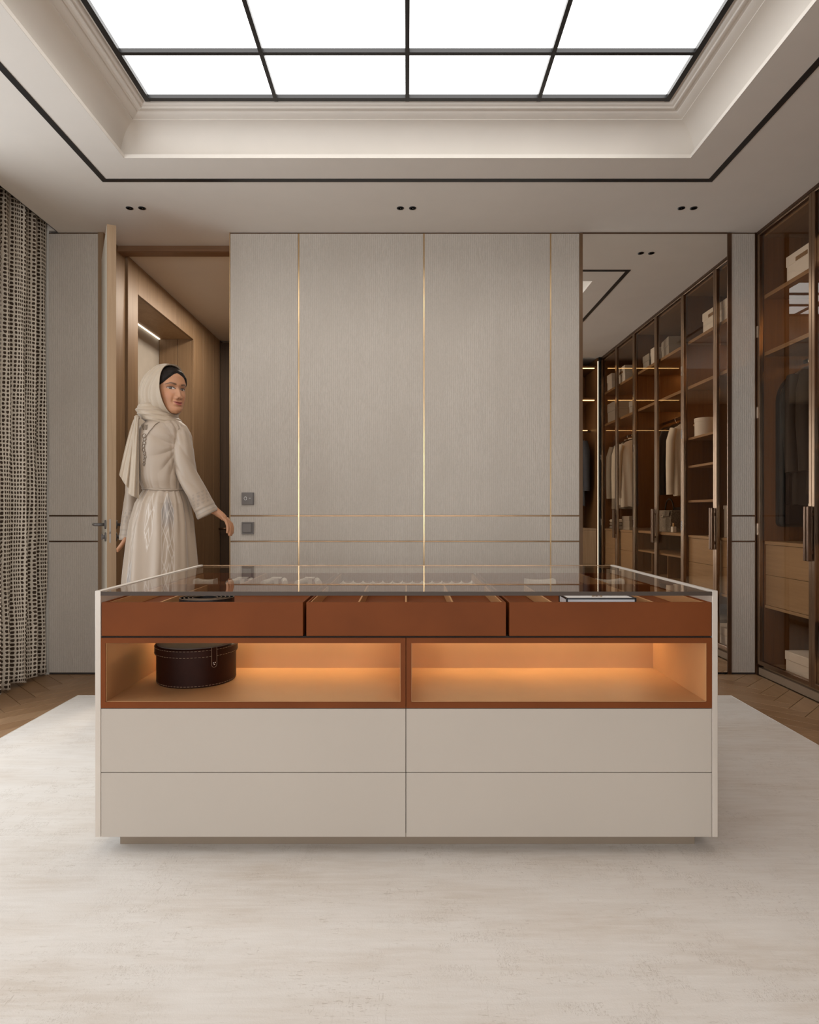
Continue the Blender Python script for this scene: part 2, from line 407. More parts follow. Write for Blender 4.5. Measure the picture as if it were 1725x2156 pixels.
# downlights, three pairs
DL = [(-1.586,'left black pinhole downlight of the pair above the open door'), (-1.515,'right black pinhole downlight of the pair above the open door'),
      (-.040,'left black pinhole downlight of the pair above the central wall panels'), (.030,'right black pinhole downlight of the pair above the central wall panels'),
      (1.564,'left black pinhole downlight of the pair above the mirror'), (1.634,'right black pinhole downlight of the pair above the mirror')]
for i, (x, lab) in enumerate(DL):
    d = thing('downlight', (x, 3.643, H), lab, 'downlight', 'pinhole downlights in the ceiling')
    b = (x, 3.643, H)
    MB(b).lathe([(.0205,-.0025),(.0205,.0),(.016,.0),(.013,-.0005),(.0135,-.0025)], b, 24).build('rim', M['black'], d, smooth=True)
    MB(b).lathe([(.0003,-.0008),(.0125,-.0012),(.0125,-.0006)], b, 20).build('baffle', M['black'], d)
    MB(b).sphere((b[0]+.002, b[1]+.002, b[2]-.0015), (.005,.005,.0012)).build('reflector', M['steel'], d, smooth=True)

# ---- back wall: plaster panels between brass strips
def panelwall(name, cols, strip, colgap=.0095):
    core = MB().box(cols[0], cols[-1], D+.012, D+.19, -.005, H).build(name, M['gap'])
    struct(core)
    g = colgap/2
    for c in range(len(cols)-1):
        for r in range(3):
            x0 = cols[c]+(g if c else 0); x1 = cols[c+1]-(g if c < len(cols)-2 else 0)
            z0 = ROWS[r]+(.0045 if r else .010); z1 = ROWS[r+1]-(.0045 if r < 2 else .009)
            MB().box(x0, x1, D, D+.012, z0, z1).build('panel', M['panel'], core, bevel=.0012, seg=1)
    for c in range(1, len(cols)-1):
        MB().box(cols[c]-g+.0008, cols[c]+g-.0008, D+.0025, D+.012, .01, H-.006).build('strip', strip, core)
    for r in (1, 2):
        MB().box(cols[0], cols[-1], D+.004, D+.0118, ROWS[r]-.0037, ROWS[r]+.0037).build('strip', M['brass_dark'] if strip == M['brass'] else strip, core)
    MB().box(cols[0], cols[-1], D+.003, D+.0118, H-.008, H-.001).build('strip', M['bronze'], core)
    return core
wb = panelwall('wall_back', [-1.099, -.6747, .1031, .8898, 1.0666], M['brass'])
MB().box(-1.104, -1.0985, D-.002, D+.19, 0, H).build('edge_strip', M['brass'], wb)
MB().box(1.0666, 1.087, D-.006, D+.02, 0, H-.004).build('edge_strip', M['bronze_edge'], wb)
wl = panelwall('wall_back_left', [-2.227, -1.918], M['bronze'])
wr = panelwall('wall_back_right', [2.0095, 2.157], M['bronze'])
MB().box(1.986, 2.0095, D-.006, D+.02, 0, H-.004).build('edge_strip', M['bronze'], wr)
struct(MB().box(1.08, 2.02, D+.03, D+.19, -.005, H).build('wall_behind_mirror', M['gap']))
mir = thing('wall_mirror', (1.5365, D, 0), 'full height mirror in bronze edging between the wall panels', 'mirror')
MB((1.5365,D,0)).box(1.087, 1.986, D-.001, D+.006, .012, H-.009).build('mirror_glass', M['mirror'], mir)
MB((1.5365,D,0)).box(1.087, 1.986, D+.0065, D+.029, .012, H-.009).build('backing', M['gap'], mir)
MB((1.5365,D,0)).box(1.087, 1.986, D-.003, D+.012, H-.0085, H-.001).build('top_edge', M['bronze'], mir)
struct(MB().box(-2.20, -1.92, D+.002, D+.03, 0, .012).box(2.01, 2.157, D+.002, D+.03, 0, .012).build('baseboard_back', M['gap']))  # dark strip standing for the shade in the gap under the side panels

# ---- side and rear shell
wleft = MB()
wleft.box(XL-.15, XL, YB, -2.05, -.01, H+.2).box(XL-.15, XL, -.05, .90, -.01, H+.2).box(XL-.15, XL, -2.05, -.05, 2.55, H+.2).box(XL-.15, XL, -2.05, -.05, -.01, .25).box(XL-.15, XL, 3.25, 4.2, -.01, H+.2).box(XL-.15, XL, .90, 3.25, 2.60, H+.2)
wleft.box(XL, -2.227, D+.003, D+.15, -.01, H+.2)
struct(wleft.build('wall_left', M['plaster']))
win = struct(MB().box(XL-.12, XL-.06, .90, .96, 0, 2.6).box(XL-.12, XL-.06, 3.19, 3.25, 0, 2.6).box(XL-.12, XL-.06, .96, 3.19, 2.54, 2.6).box(XL-.12, XL-.06, .96, 3.19, 0, .06).box(XL-.12, XL-.06, 2.045, 2.105, .06, 2.54).build('window_1', M['bronze']))
MB().box(XL-.095, XL-.085, .96, 2.045, .06, 2.54).build('pane', M['glass_clear'], win)
MB().box(XL-.095, XL-.085, 2.105, 3.19, .06, 2.54).build('pane', M['glass_clear'], win)
struct(MB().box(XR+.012, XR+.12, YB, 4.2, -.01, H+.05).build('wall_right', M['plaster']))
struct(MB().box(1.25, XR, .10, .248, -.005, H).build('wall_rear_right', M['ward']))
struct(MB().box(XL-.15, -1.71, YB-.12, YB, -.01, H+.05).box(-.85, .05, YB-.12, YB, -.01, H+.05).box(-1.71, -.85, YB-.12, YB, 2.5, H+.05).box(-1.71, -.85, YB-.12, YB, -.01, .30).box(1.95, XR+.12, YB-.12, YB, -.01, H+.05).box(.05, 1.95, YB-.12, YB, 2.5, H+.05).box(.05, 1.95, YB-.12, YB, -.01, .30).build('wall_rear', M['ward']))
win3 = struct(MB().box(.05, 1.95, YB-.09, YB-.04, .30, .35).box(.05, 1.95, YB-.09, YB-.04, 2.45, 2.5).box(.05, .10, YB-.09, YB-.04, .35, 2.45).box(1.90, 1.95, YB-.09, YB-.04, .35, 2.45).build('window_3', M['bronze']))  # unseen window added for fill light on the island front and rug
win4 = struct(MB().box(-1.71, -.85, YB-.09, YB-.04, .30, .35).box(-1.71, -.85, YB-.09, YB-.04, 2.45, 2.5).box(-1.71, -1.67, YB-.09, YB-.04, .35, 2.45).box(-.89, -.85, YB-.09, YB-.04, .35, 2.45).build('window_4', M['bronze']))  # unseen window added for fill light from the rear left
MB().box(-1.67, -.89, YB-.07, YB-.06, .35, 2.45).build('pane', M['glass_clear'], win4)
MB().box(.10, 1.90, YB-.07, YB-.06, .35, 2.45).build('pane', M['glass_clear'], win3)
win2 = struct(MB().box(XL-.12, XL-.06, -2.05, -1.99, .25, 2.55).box(XL-.12, XL-.06, -.11, -.05, .25, 2.55).box(XL-.12, XL-.06, -1.99, -.11, .25, .31).box(XL-.12, XL-.06, -1.99, -.11, 2.49, 2.55).build('fill_window_side', M['bronze']))  # unseen window added for fill light from the side behind the camera
MB().box(XL-.095, XL-.085, -1.99, -.11, .31, 2.49).build('pane', M['glass_clear'], win2)
struct(MB().box(2.1575, 2.40, D+.001, D+.19, -.005, H).build('trim_6', M['bronze']))

# ---- doorway and hallway
jamb = MB().box(-1.918, -1.886, D-.004, 4.27, 0, H).build('trim_3', M['oak']); struct(jamb)
struct(MB().box(-1.886, -1.104, 4.156, 4.235, 2.700, H).box(-1.886, -1.104, 4.150, 4.156, 2.702, 2.718).build('trim_4', wood('lintel_oak', (.24,.125,.06), (.16,.08,.038), axis=0)))
struct(MB().box(-2.3, -.70, 4.235, 6.60, 2.722, 2.80).build('ceiling_hall', M['ceiling']))
HX = -1.87
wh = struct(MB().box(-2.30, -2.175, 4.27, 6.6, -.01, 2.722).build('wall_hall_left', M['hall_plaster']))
def hp(y0, y1, z0, z1): MB().box(HX-.022, HX, y0+.0015, y1-.0015, z0+.0015, z1-.0015).build('panel', M['oak'], wh, bevel=.0012, seg=1)
hp(4.27, 4.43, 0, 2.722); hp(4.43, 5.16, 2.515, 2.722); hp(5.16, 5.585, 2.515, 2.722); hp(5.585, 5.845, 0, 2.722); hp(5.845, 6.15, 0, 2.722); hp(6.15, 6.36, 0, 2.722)
MB().box(-2.17, HX-.002, 4.43, 5.585, 2.52, 2.545).build('niche_soffit', M['oak_light'], wh)
MB().box(-2.17, HX-.023, 4.412, 4.43, 0, 2.54).build('niche_side', M['oak'], wh)
for x0, x1 in ((-2.172, -2.012), (-2.009, HX-.0235)): MB().box(x0, x1, 5.585, 5.603, 0, 2.52).build('niche_panel', M['oak'], wh, bevel=.001, seg=1)
MB().box(-2.170, -2.158, 4.44, 5.57, 2.513, 2.519).build('niche_light', M['led_white'], wh)
struct(MB().box(-.92, -.80, 4.15, 6.6, -.01, 2.722).build('wall_hall_right', M['oak']))
struct(MB().box(-1.099, -.80, 4.151, 4.24, -.01, H).build('wall_hall_return', M['oak']))
struct(MB().box(-2.3, -.80, 6.44, 6.6, -.01, 2.722).build('wall_hall_end', M['oak']))
d2 = struct(MB().box(-1.866, -.94, 6.38, 6.43, .004, 2.70).build('door_2', M['dark_wood']))
MB().box(-1.885, -1.867, 6.375, 6.44, 0, 2.722).build('jamb', M['dark_wood'], d2)
MB().cyl((-1.795, 6.38, .845), (0,-1,0), .022, .012).tube([(-1.795,6.37,.845),(-1.795,6.335,.845),(-1.803,6.328,.845),(-1.868,6.328,.843)], .010).build('handle', M['bronze'], d2, smooth=True)

# the open oak door
hinge = Vector((-1.905, 3.985)); 
fx, fy = -.469*3.47, 3.47                   # free-edge corner of the beige face
dv = Vector((fx, fy))-hinge; Lw = dv.length; ang = math.atan2(dv.y, dv.x)
DT = 2.570; th = .040
door = bpy.data.objects.new('door_1', None); COL.objects.link(door); door.location = (hinge.x, hinge.y, 0); door.rotation_euler = (0, 0, ang)
door['kind'] = 'structure'
MB().box(0, Lw-.004, 0, th, .008, DT).build('leaf', M['oak'], door)
MB().box(0, Lw-.004, -.006, -.0005, .008, DT).build('face', M['doorface'], door)
MB().box(Lw-.0035, Lw, -.006, th, .008, DT).build('edge', M['oak_edge'], door)
zl, zk = .936, .868
for sgn, y in ((-1, -.0065), (1, th+.0005)):
    MB().cyl((Lw-.055, y, zl), (0, sgn, 0), .025, .009, 24).build('rosette', M['switch_dark'], door, smooth=False, bevel=.003)
    MB().tube([(Lw-.055, y+sgn*.008, zl),(Lw-.055, y+sgn*.045, zl),(Lw-.060, y+sgn*.054, zl),(Lw-.072, y+sgn*.057, zl),(Lw-.18, y+sgn*.057, zl)], .0085, 12).build('lever', M['switch_dark'], door, smooth=True)
    MB().cyl((Lw-.055, y, zk), (0, sgn, 0), .025, .008, 24).build('lock_rosette', M['switch_dark'], door, bevel=.003)
    MB().cyl((Lw-.055, y+sgn*.008, zk), (0, sgn, 0), .010, .012, 16).box(Lw-.059, Lw-.051, y+sgn*.02-.004, y+sgn*.02+.004, zk-.016, zk+.016).build('thumb_turn', M['switch_dark'], door, bevel=.002)
MB().box(Lw, Lw+.0008, .006, .014, zl-.05, zl+.03).box(Lw, Lw+.0008, .006, .014, zk-.03, zk+.03).build('latch_plate', M['dull_metal'], door)

# ---- wall controls
def plate(name, cz, lab):
    x = (522.5-858)*D/1344; b = (x, D, cz)
    t = thing(name, b, lab, 'switch'); MB(b).box(x-.038, x+.038, D-.010, D-.0005, cz-.038, cz+.038).build('plate', M['switch'], t, bevel=.002)
    return t, x, b
t, x, b = plate('control_panel', 1.089, 'upper dark control panel with small white icons beside the doorway')
MB(b).box(x+.031, x+.0375, D-.0112, D-.0098, -.036+1.089, .036+1.089).build('side_band', M['switch_dark'], t)
ic = MB(b)      # crescent-like ring and two dots
pts = [(x-.014+.0085*math.cos(a), D-.0106, 1.090+.0105*math.sin(a)) for a in np.linspace(.6, 2*PI-.5, 18)]
ic.tube(pts, .0011, 6); ic.tube([(x-.011, D-.0106, 1.080), (x-.006, D-.0106, 1.092), (x-.012, D-.0106, 1.098)], .0011, 6)
ic.sphere((x+.010, D-.0106, 1.091), (.0022,.0006,.0022)).sphere((x+.016, D-.0106, 1.091), (.0022,.0006,.0022))
ic.build('icon', M['print'], t, smooth=True)
t, x, b = plate('light_switch', .906, 'lower dark rocker light switch beside the doorway, set between the brass strips')
MB(b).box(x-.030, x+.022, D-.0135, D-.0098, .906-.026, .906+.028).build('rocker', M['switch'], t, bevel=.0015)
MB(b).box(x-.032, x+.032, D-.0106, D-.0097, .906-.031, .906+.032).build('recess', M['switch_dark'], t)

# ================================================================== RUG, CURTAIN
rug = MB((0,2.2,0)).box(-1.80, 1.765, .95, 3.48, .0012, .0042).build('area_rug', M['rug'], bevel=.0012)
tag(rug, 'large pale ivory rug with worn faint pattern under the island', 'rug')
edge = MB((0,2.2,0))
edge.tube([(-1.80,.95,.0035),(1.765,.95,.0035),(1.765,3.48,.0035),(-1.80,3.48,.0035),(-1.80,.95,.0035)], .0023, 8).build('binding', M['white'], rug)
cb = (-2.24, 3.55, .012)
rows = []; nu, nv = 420, 60
Ys = np.linspace(3.05, 3.945, nu); us = [0.0]; pts0 = []
def cx_(y, z):
    k = z/2.8
    a = .034*(1-.25*k)
    return -2.245+a*math.sin(2*PI*(y/.118+.05*math.sin(7*z)*(1-k)))+.012*math.sin(2*PI*y/.31+1.3)+.006*math.sin(2*PI*y/.05+3*z)
p_prev = None; u = 0; ulist = []
for y in Ys:
    p = (cx_(y, 1.4), y)
    if p_prev: u += math.hypot(p[0]-p_prev[0], p[1]-p_prev[1])
    ulist.append(u); p_prev = p
zs = np.linspace(.018, 2.86, nv)
cur = MB(cb).grid([[(cx_(y, z), y, z+(.008*math.sin(y*40) if z < .03 else 0)) for y in Ys] for z in zs]).build('curtain', M['curtain'], fixn=False, smooth=True)
uvl = cur.data.uv_layers.new(name='UVMap')
for poly in cur.data.polygons:
    for li in poly.loop_indices:
        vi = cur.data.loops[li].vertex_index
        uvl.data[li].uv = (ulist[vi % nu], float(zs[vi//nu]))
so = cur.modifiers.new('thick', 'SOLIDIFY'); so.thickness = .003
tag(cur, 'floor length beige curtain with dark brown dots in deep folds', 'curtain')
struct(MB().box(-2.27, -2.20, YR+.02, D-.02, 2.872, 2.898).build('trim_5', M['bronze']))
# ================================================================== ISLAND
IB = (0.0, 2.34, .0044)
isl = thing('display_island', IB, 'long dressing room island with glass top, leather trays, lit cubbies and greige drawers', 'island')
F, K = 1.87, 2.81; X0, X1 = -.9155, .910; TH = .0165; ZB, ZT = .050, .772
MB(IB).box(X0, X0+TH, F, K, ZB, ZT).build('side_panel', M['edge_metal'], isl, bevel=.0015)
MB(IB).box(X1-TH, X1, F, K, ZB, ZT).build('side_panel', M['edge_metal'], isl, bevel=.0015)
MB(IB).box(-.864, .864, F+.05, K-.05, .0044, ZB).build('plinth', M['plinth'], isl)
core = MB(IB).box(X0+TH+.001, X1-TH-.001, F+.022, K-.022, ZB+.002, .427)          # drawer carcass
core.box(X0+TH+.001, X1-TH-.001, F+.43, K-.022, .427, .634)
core.box(X0+TH+.001, X1-TH-.001, F+.004, K-.022, .6345, .637).build('carcass', M['gap'], isl)
mid = -.0042; g = .0016
for (a, b) in ((X0+TH+.0008, mid-g/2), (mid+g/2, X1-TH-.0008)):
    for (z0, z1) in ((ZB, .2380), (.2400, .4260)):
        d = MB(IB).box(a, b, F+.001, F+.0205, z0, z1).build('drawer', M['lacquer'], isl, bevel=.0012)
MB(IB).box(X0+TH+.001, X1-TH-.001, K-.021, K-.001, ZB, .634).build('rear_panel', M['lacquer'], isl)
# open leather-lined cubbies
for ci, (a, b) in enumerate(((X0+TH+.0008, mid-g/2), (mid+g/2, X1-TH-.0008))):
    z0, z1 = .4285, .6335; ia, ib = a+.0135, b-.0150; iz0, iz1 = .446, .6185; yb = 2.277
    if ci: ia, ib = a+.0150, b-.0150
    m = MB(IB)
    m.box(a, ia, F, yb, z0, z1).box(ib, b, F, yb, z0, z1).box(ia, ib, F, yb, z0, iz0).box(ia, ib, F, yb, iz1, z1).box(a, b, yb, yb+.012, z0, z1)
    cub = m.build('cubby', M['leather'], isl)
    ln = MB(IB)
    ln.box(ia, ia+.0015, F+.003, yb, iz0, iz1).box(ib-.0015, ib, F+.003, yb, iz0, iz1).box(ia, ib, F+.003, yb, iz0, iz0+.0015).box(ia, ib, yb-.0015, yb, iz0, iz1)
    ln.build('lining', M['leather_in'], cub)
    MB(IB).box(ia+.03, ib-.03, 2.250, 2.262, iz1-.004, iz1-.0002).build('led_strip', M['led_niche'], cub)
# leather trays, front row and back row
def tray(name, x0, x1, y0, y1, div, cross=None):
    m = MB(IB); zt = .738; t = .006
    m.box(x0, x1, y0, y0+.010, .639, zt)                                  # front
    m.box(x0, x1, y1-t, y1, .639, zt)
    m.box(x0, x0+t, y0+.010, y1-t, .639, zt).box(x1-t, x1, y0+.010, y1-t, .639, zt)
    m.box(x0+t, x1-t, y0+.010, y1-t, .695, .702)
    tr = m.build('tray', M['leather'], isl, bevel=.0012)
    for xd in div:
        MB(IB).box(xd-.0028, xd+.0028, y0+.0105, y1-t-.0005, .7025, zt-.0005).build('divider', M['leather_in'], tr, bevel=.001)
    for q in (x0+t, x1-t-.004): MB(IB).box(q, q+.004, y0+.011, y1-t, .7025, zt-.004).build('lining', M['leather_in'], tr)
    return tr
px = lambda x, y=F: (x-858)*y/1344
f0, f1, r0, r1 = F+.001, 2.325, 2.345, K-.022
tray('t', px(213), px(638), f0, f1, [px(334)]); tray('t', px(645), px(1066), f0, f1, [px(755), px(855), px(954)]); tray('t', px(1073), px(1499.5), f0, f1, [px(1164), px(1380)])
tray('t', px(213), px(638), r0, r1, [px(416)]); tray('t', px(645), px(1066), r0, r1, []); tray('t', px(1073), px(1499.5), r0, r1, [.748])
for o in isl.children:
    if o.name.startswith('t') and o.name.split('.')[0] == 't': o.name = 'tray'
MB(IB).box(X0+TH+.001, X1-TH-.001, F+.002, K-.001, .7585, .7690).build('glass_top', M['glass_top'], isl, bevel=.0008)
gb = MB(IB); gb.box(X0+TH, X1-TH, K-.0012, K+.0016, .7575, .7705).build('rear_edge', M['brass_dark'], isl)
MB(IB).box(X0+TH+.0005, X1-TH-.0005, F-.0006, F+.0018, .7578, .7695).build('front_edge', M['edge_dark'], isl)

# ---- things on show in the island
# coiled belt
b = ((435-858)*1.99/1344, 1.985, .7022)
bt = thing('coiled_belt', b, 'black leather belt coiled in the left front tray', 'belt')
sp = []; 
for a in np.linspace(0, 2*PI*4.2, 150):
    r = .034+.0125*a/(2*PI); sp.append((b[0]+r*math.cos(a)*1.0, b[1]+r*math.sin(a)*.92))
sp = [p for p in sp]
m = MB(b); L = []
for i, p in enumerate(sp):
    q = sp[min(i+1, len(sp)-1)]; o_ = sp[max(i-1, 0)]
    tx_, ty_ = q[0]-o_[0], q[1]-o_[1]; l = math.hypot(tx_, ty_) or 1; nx, ny = ty_/l*.0016, -tx_/l*.0016
    L.append([(p[0]-nx,p[1]-ny,b[2]), (p[0]+nx,p[1]+ny,b[2]), (p[0]+nx,p[1]+ny,b[2]+.036), (p[0]-nx,p[1]-ny,b[2]+.036)])
m.grid(L, close_u=True, cap0=True, cap1=True).build('strap', M['belt'], bt)
m = MB(b); m.tube([(p[0],p[1],b[2]+.0362) for p in sp], .0007, 5).build('edge_stitch', M['stitch'], bt)  # pale line drawn as the highlight on the strap's upper edge
e = sp[-1]
m = MB(b); m.tube([(e[0]+.004,e[1]-.012,b[2]+.03),(e[0]+.030,e[1]-.012,b[2]+.03),(e[0]+.030,e[1]-.012,b[2]+.008),(e[0]+.004,e[1]-.012,b[2]+.008),(e[0]+.004,e[1]-.012,b[2]+.03)], .0022, 8).tube([(e[0],e[1],b[2]+.019),(e[0]+.032,e[1]-.013,b[2]+.019)], .002, 8).build('buckle', M['steel'], bt, smooth=True)
# white box with black edges and knot
b = (.585, 1.972, .7022); w, dp, h = .1035, .046, .0395
bx = thing('lidded_box', b, 'flat white box with black edges in the right front tray', 'box')
MB(b).box(b[0]-w, b[0]+w, b[1]-dp, b[1]+dp, b[2], b[2]+h).build('body', M['white_card'], bx)
m = MB(b); e = .0024
for (xx, yy) in ((-1,-1),(1,-1),(-1,1),(1,1)): m.box(b[0]+xx*w-e, b[0]+xx*w+e, b[1]+yy*dp-e, b[1]+yy*dp+e, b[2], b[2]+h+.0015)
for z in (b[2]+.0026, b[2]+h): 
    m.box(b[0]-w, b[0]+w, b[1]-dp-e, b[1]-dp+e, z-e, z+e*.8).box(b[0]-w, b[0]+w, b[1]+dp-e, b[1]+dp+e, z-e, z+e*.8)
    m.box(b[0]-w-e, b[0]-w+e, b[1]-dp, b[1]+dp, z-e, z+e*.8).box(b[0]+w-e, b[0]+w+e, b[1]-dp, b[1]+dp, z-e, z+e*.8)
m.build('edging', M['belt'], bx)
MB(b).tube([(b[0]-.014,b[1],b[2]+h+.002),(b[0]-.006,b[1]-.006,b[2]+h+.005),(b[0]+.004,b[1]+.005,b[2]+h+.006),(b[0]+.012,b[1]-.003,b[2]+h+.003),(b[0]+.016,b[1]+.003,b[2]+h+.002)], .0025, 8).sphere((b[0],b[1],b[2]+h+.004), (.005,.005,.003)).build('clasp', M['brass'], bx, smooth=True)
# jewellery pads and stands in the rear trays (Y about 2.6)
def pad(cx, cy, wx, wy, lab, hh=.030):
    b = (cx, cy, .7022); t = thing('jewellery_pad', b, lab, 'jewellery pad', 'white jewellery pads under the glass')
    R = []
    for k in range(9):
        s = -1+2*k/8; zz = hh*(.78+.22*abs(s)**2.2)
        pr = [(-wy,.0),(-wy*.98,zz*.7),(-wy*.8,zz),(wy*.8,zz),(wy*.98,zz*.7),(wy,.0)]
        R.append([(cx+s*wx, cy+y, .7022+z) for y, z in pr])
    rnd(MB(b).grid(R, close_u=True, cap0=True, cap1=True).build('cushion', M['white'], t), .8)
    return t, b
px2 = lambda x, y=2.6: (x-858)*y/1344
pad(px2(433), 2.60, .040, .035, 'white jewellery pad leftmost under the glass, in front of the woman')
for c, w_, lab in ((508, .034, 'white bracelet stand under the glass below the wall switches'), (580, .032, 'second white bracelet stand from the left under the glass'), (651, .032, 'third white bracelet stand from the left under the glass')):
    x = px2(c); b = (x, 2.62, .7022); t = thing('bracelet_stand', b, lab, 'jewellery stand', 'white bracelet stands under the glass')
    m = MB(b)
    for s in (-1, 1): m.tube([(x+s*(w_+.012), 2.575, .7157), (x+s*w_*.75, 2.665, .718)], .0125, 12)
    rnd(m.build('roll', M['white'], t), .8)
    MB(b).box(x-w_*.6, x+w_*.6, 2.60, 2.64, .732, .736).box(x-.008, x+.008, 2.612, 2.628, .7025, .732).build('bridge', M['white'], t, bevel=.001)
pad(px2(1137), 2.60, .058, .035, 'long white jewellery pad under the glass below the right end of the panelled wall')
pad(px2(1284), 2.60, .050, .035, 'rightmost white jewellery pad under the glass, below the mirror')
pad(px2(1205, 2.42), 2.415, .100, .030, 'widest flat white jewellery pad, nearest the front of the right rear tray', .018)
b = (0.0, 2.50, .7022); rk = thing('ring_rack', b, 'long white ring holder with a row of small peaks under the glass', 'ring holder')
xa, xb = px(721, 2.485), px(995, 2.485)
MB(b).box(xa-.01, xb+.01, 2.47, 2.53, .7022, .722).build('base', M['white'], rk, bevel=.002)
n = 14
for i in range(n):
    x = xa+(xb-xa)*i/(n-1)
    MB(b).prism_y([(x-.013,.7225),(x+.013,.7225),(x+.004,.727),(x,.7335),(x-.004,.727)], 2.475, 2.525).build('peak', M['white'], rk)
# hat box in the left cubby
hc = (-.702, 2.128, .4477); hb = thing('hat_box', hc, 'dark brown round leather hat box with pale stitching in the left cubby', 'box')
R = .1285
MB(hc).lathe([(R*.96,0),(R-.002,.003),(R-.002,.098)], hc, 64).build('body', M['hat_leather'], hb, smooth=True).data.set_sharp_from_angle(angle=.8)
MB(hc).lathe([(R+.0005,.0945),(R+.0035,.095),(R+.0035,.120),(R+.001,.1228),(R-.010,.1235),(.002,.1238)], hc, 64).build('lid', M['hat_leather'], hb, smooth=True).data.set_sharp_from_angle(angle=.6)
MB(hc).lathe([(R-.004,.1232),(R-.005,.1250),(R-.012,.1257),(.002,.1260)], hc, 64).build('lid_sheen', M['lid_top'], hb, smooth=True)  # pale disc carrying the reflection on the lid
def stitch(r, z, cnt=72, name='stitching'):
    m = MB(hc)
    for k in range(cnt):
        a0 = 2*PI*k/cnt; a1 = a0+2*PI/cnt*.62
        m.tube([(hc[0]+r*math.cos(a), hc[1]+r*math.sin(a), hc[2]+z) for a in (a0, (a0+a1)/2, a1)], .00065, 5)
    o = m.build(name, M['stitch'], hb); o['kind'] = 'stuff'
stitch(R+.0037, .1175); stitch(R+.0037, .0975); stitch(R-.0018, .006)
ca = -PI/2+.72
st = MB(hc); so_ = MB(hc); prof = []
for k, (z, wd) in enumerate(((.1255,.0085),(.112,.0085),(.092,.0085),(.072,.0085),(.067,.0075),(.064,.005),(.0625,.001))):
    rr = R+.0048
    prof.append([(hc[0]+rr*math.cos(ca+s*wd/R), hc[1]+rr*math.sin(ca+s*wd/R), hc[2]+z) for s in (-1,-.33,.33,1)])
o = st.grid(prof).build('strap', M['hat_leather'], hb); so2 = o.modifiers.new('t','SOLIDIFY'); so2.thickness = .0022; so2.offset = 0
outl = [r[0] for r in prof]+[r[3] for r in prof[::-1]]
so_.tube([tuple(np.array(p)+np.array([math.cos(ca),math.sin(ca),0])*.0013) for p in outl], .0006, 5).build('strap_stitching', M['stitch'], hb)
for da, dz in ((-.02,.0765),(.022,.0775),(.0,.0715)):
    MB(hc).sphere((hc[0]+(R+.0062)*math.cos(ca+da), hc[1]+(R+.0062)*math.sin(ca+da), hc[2]+dz), .0021).build('rivet', M['steel'], hb, smooth=True)

# ================================================================== WARDROBES
GX = 2.166; WX0, WX1 = 2.20, 2.742
def wardrobe(y0, y1, lab):
    b = (2.45, (y0+y1)/2, 0); W_ = thing('wardrobe', b, lab, 'wardrobe', 'bronze glass wardrobes along the right wall')
    ym = (y0+y1)/2
    def part(n, m, *bx_, bevel=0):
        q = MB(b)
        for k in bx_: q.box(*k)
        return q.build(n, M[m] if isinstance(m, str) else m, W_, bevel=bevel)
    part('side_panel', 'ward', (WX0, WX1, y0, y0+.018, .065, 2.70)); part('side_panel', 'ward', (WX0, WX1, y1-.018, y1, .065, 2.70))
    part('back_panel', 'ward', (WX1-.010, WX1, y0+.018, y1-.018, .065, 2.70))
    part('top_panel', 'ward_y', (WX0, WX1, y0, y1, 2.70, 2.722)); part('bottom_panel', 'ward_y', (WX0, WX1-.01, y0+.018, y1-.018, .045, .065))
    part('plinth', 'skirting', (GX+.012, WX1, y0, y1, .0, .044))
    part('top_rail', 'bronze', (GX, WX0-.001, y0, y1, 2.722, H-.001))  # dark rail standing for the black shadow gap under the ceiling
    for (a, c, side) in ((y0+.001, ym-.001, 1), (ym+.001, y1-.001, -1)):
        z0, z1, s = .066, 2.720, .024
        fr_ = MB(b); fr_.box(GX, GX+.026, a, a+s, z0, z1).box(GX, GX+.026, c-s, c, z0, z1).box(GX, GX+.026, a+s, c-s, z0, z0+.026).box(GX, GX+.026, a+s, c-s, z1-.012, z1)
        dr = fr_.build('door', M['bronze_edge'], W_, bevel=.002)
        MB(b).box(GX+.010, GX+.015, a+s, c-s, z0+.026, z1-.012).build('glass_pane', M['glass_bronze'], dr)
        yh = c-.0125 if side == 1 else a+.0125
        hd = MB(b); hd.box(GX-.032, GX-.012, yh-.009, yh+.009, .742, 1.036); hd.box(GX-.012, GX, yh-.005, yh+.005, .78, .80).box(GX-.012, GX, yh-.005, yh+.005, .98, 1.0)
        hd.build('handle', M['bronze'], dr, bevel=.003)
        yq = a+.004 if side == 1 else c-.004
        for zz in (2.12, .90, 1.62):
            MB(b).box(GX-.003, GX+.001, yq-.006, yq+.006, zz-.035, zz+.035).build('hinge', M['steel'], dr)
    return W_, part, b
def led(part, y0, y1, z, x=2.68):
    part('led_strip', 'led_bay', (x, x+.010, y0+.05, y1-.05, z-.006, z-.001))
def drawers(part, W_, b, y0, y1, n=2):
    part('drawer_top', 'oak_x', (WX0+.004, WX1-.011, y0+.019, y1-.019, .807, .827), bevel=.001)
    part('drawer_base', 'oak_x', (WX0+.004, WX1-.011, y0+.019, y1-.019, .417, .434), bevel=.001)
    part('drawer_carcass', 'ward', (WX0+.03, WX1-.011, y0+.019, y1-.019, .435, .806))
    ym = (y0+y1)/2
    for a, c in ((y0+.020, ym-.001), (ym+.001, y1-.020)):
        for z0, z1 in ((.436, .6195), (.6215, .805)):
            part('drawer', 'oak_x', (WX0+.010, WX0+.029, a, c, z0, z1), bevel=.001)
def rail(part, y0, y1, z, x=2.45):
    q = MB((2.45, 0, 0)); return part('hanging_rail', 'bronze', (x-.008, x+.008, y0+.019, y1-.019, z-.012, z+.012), bevel=.004)
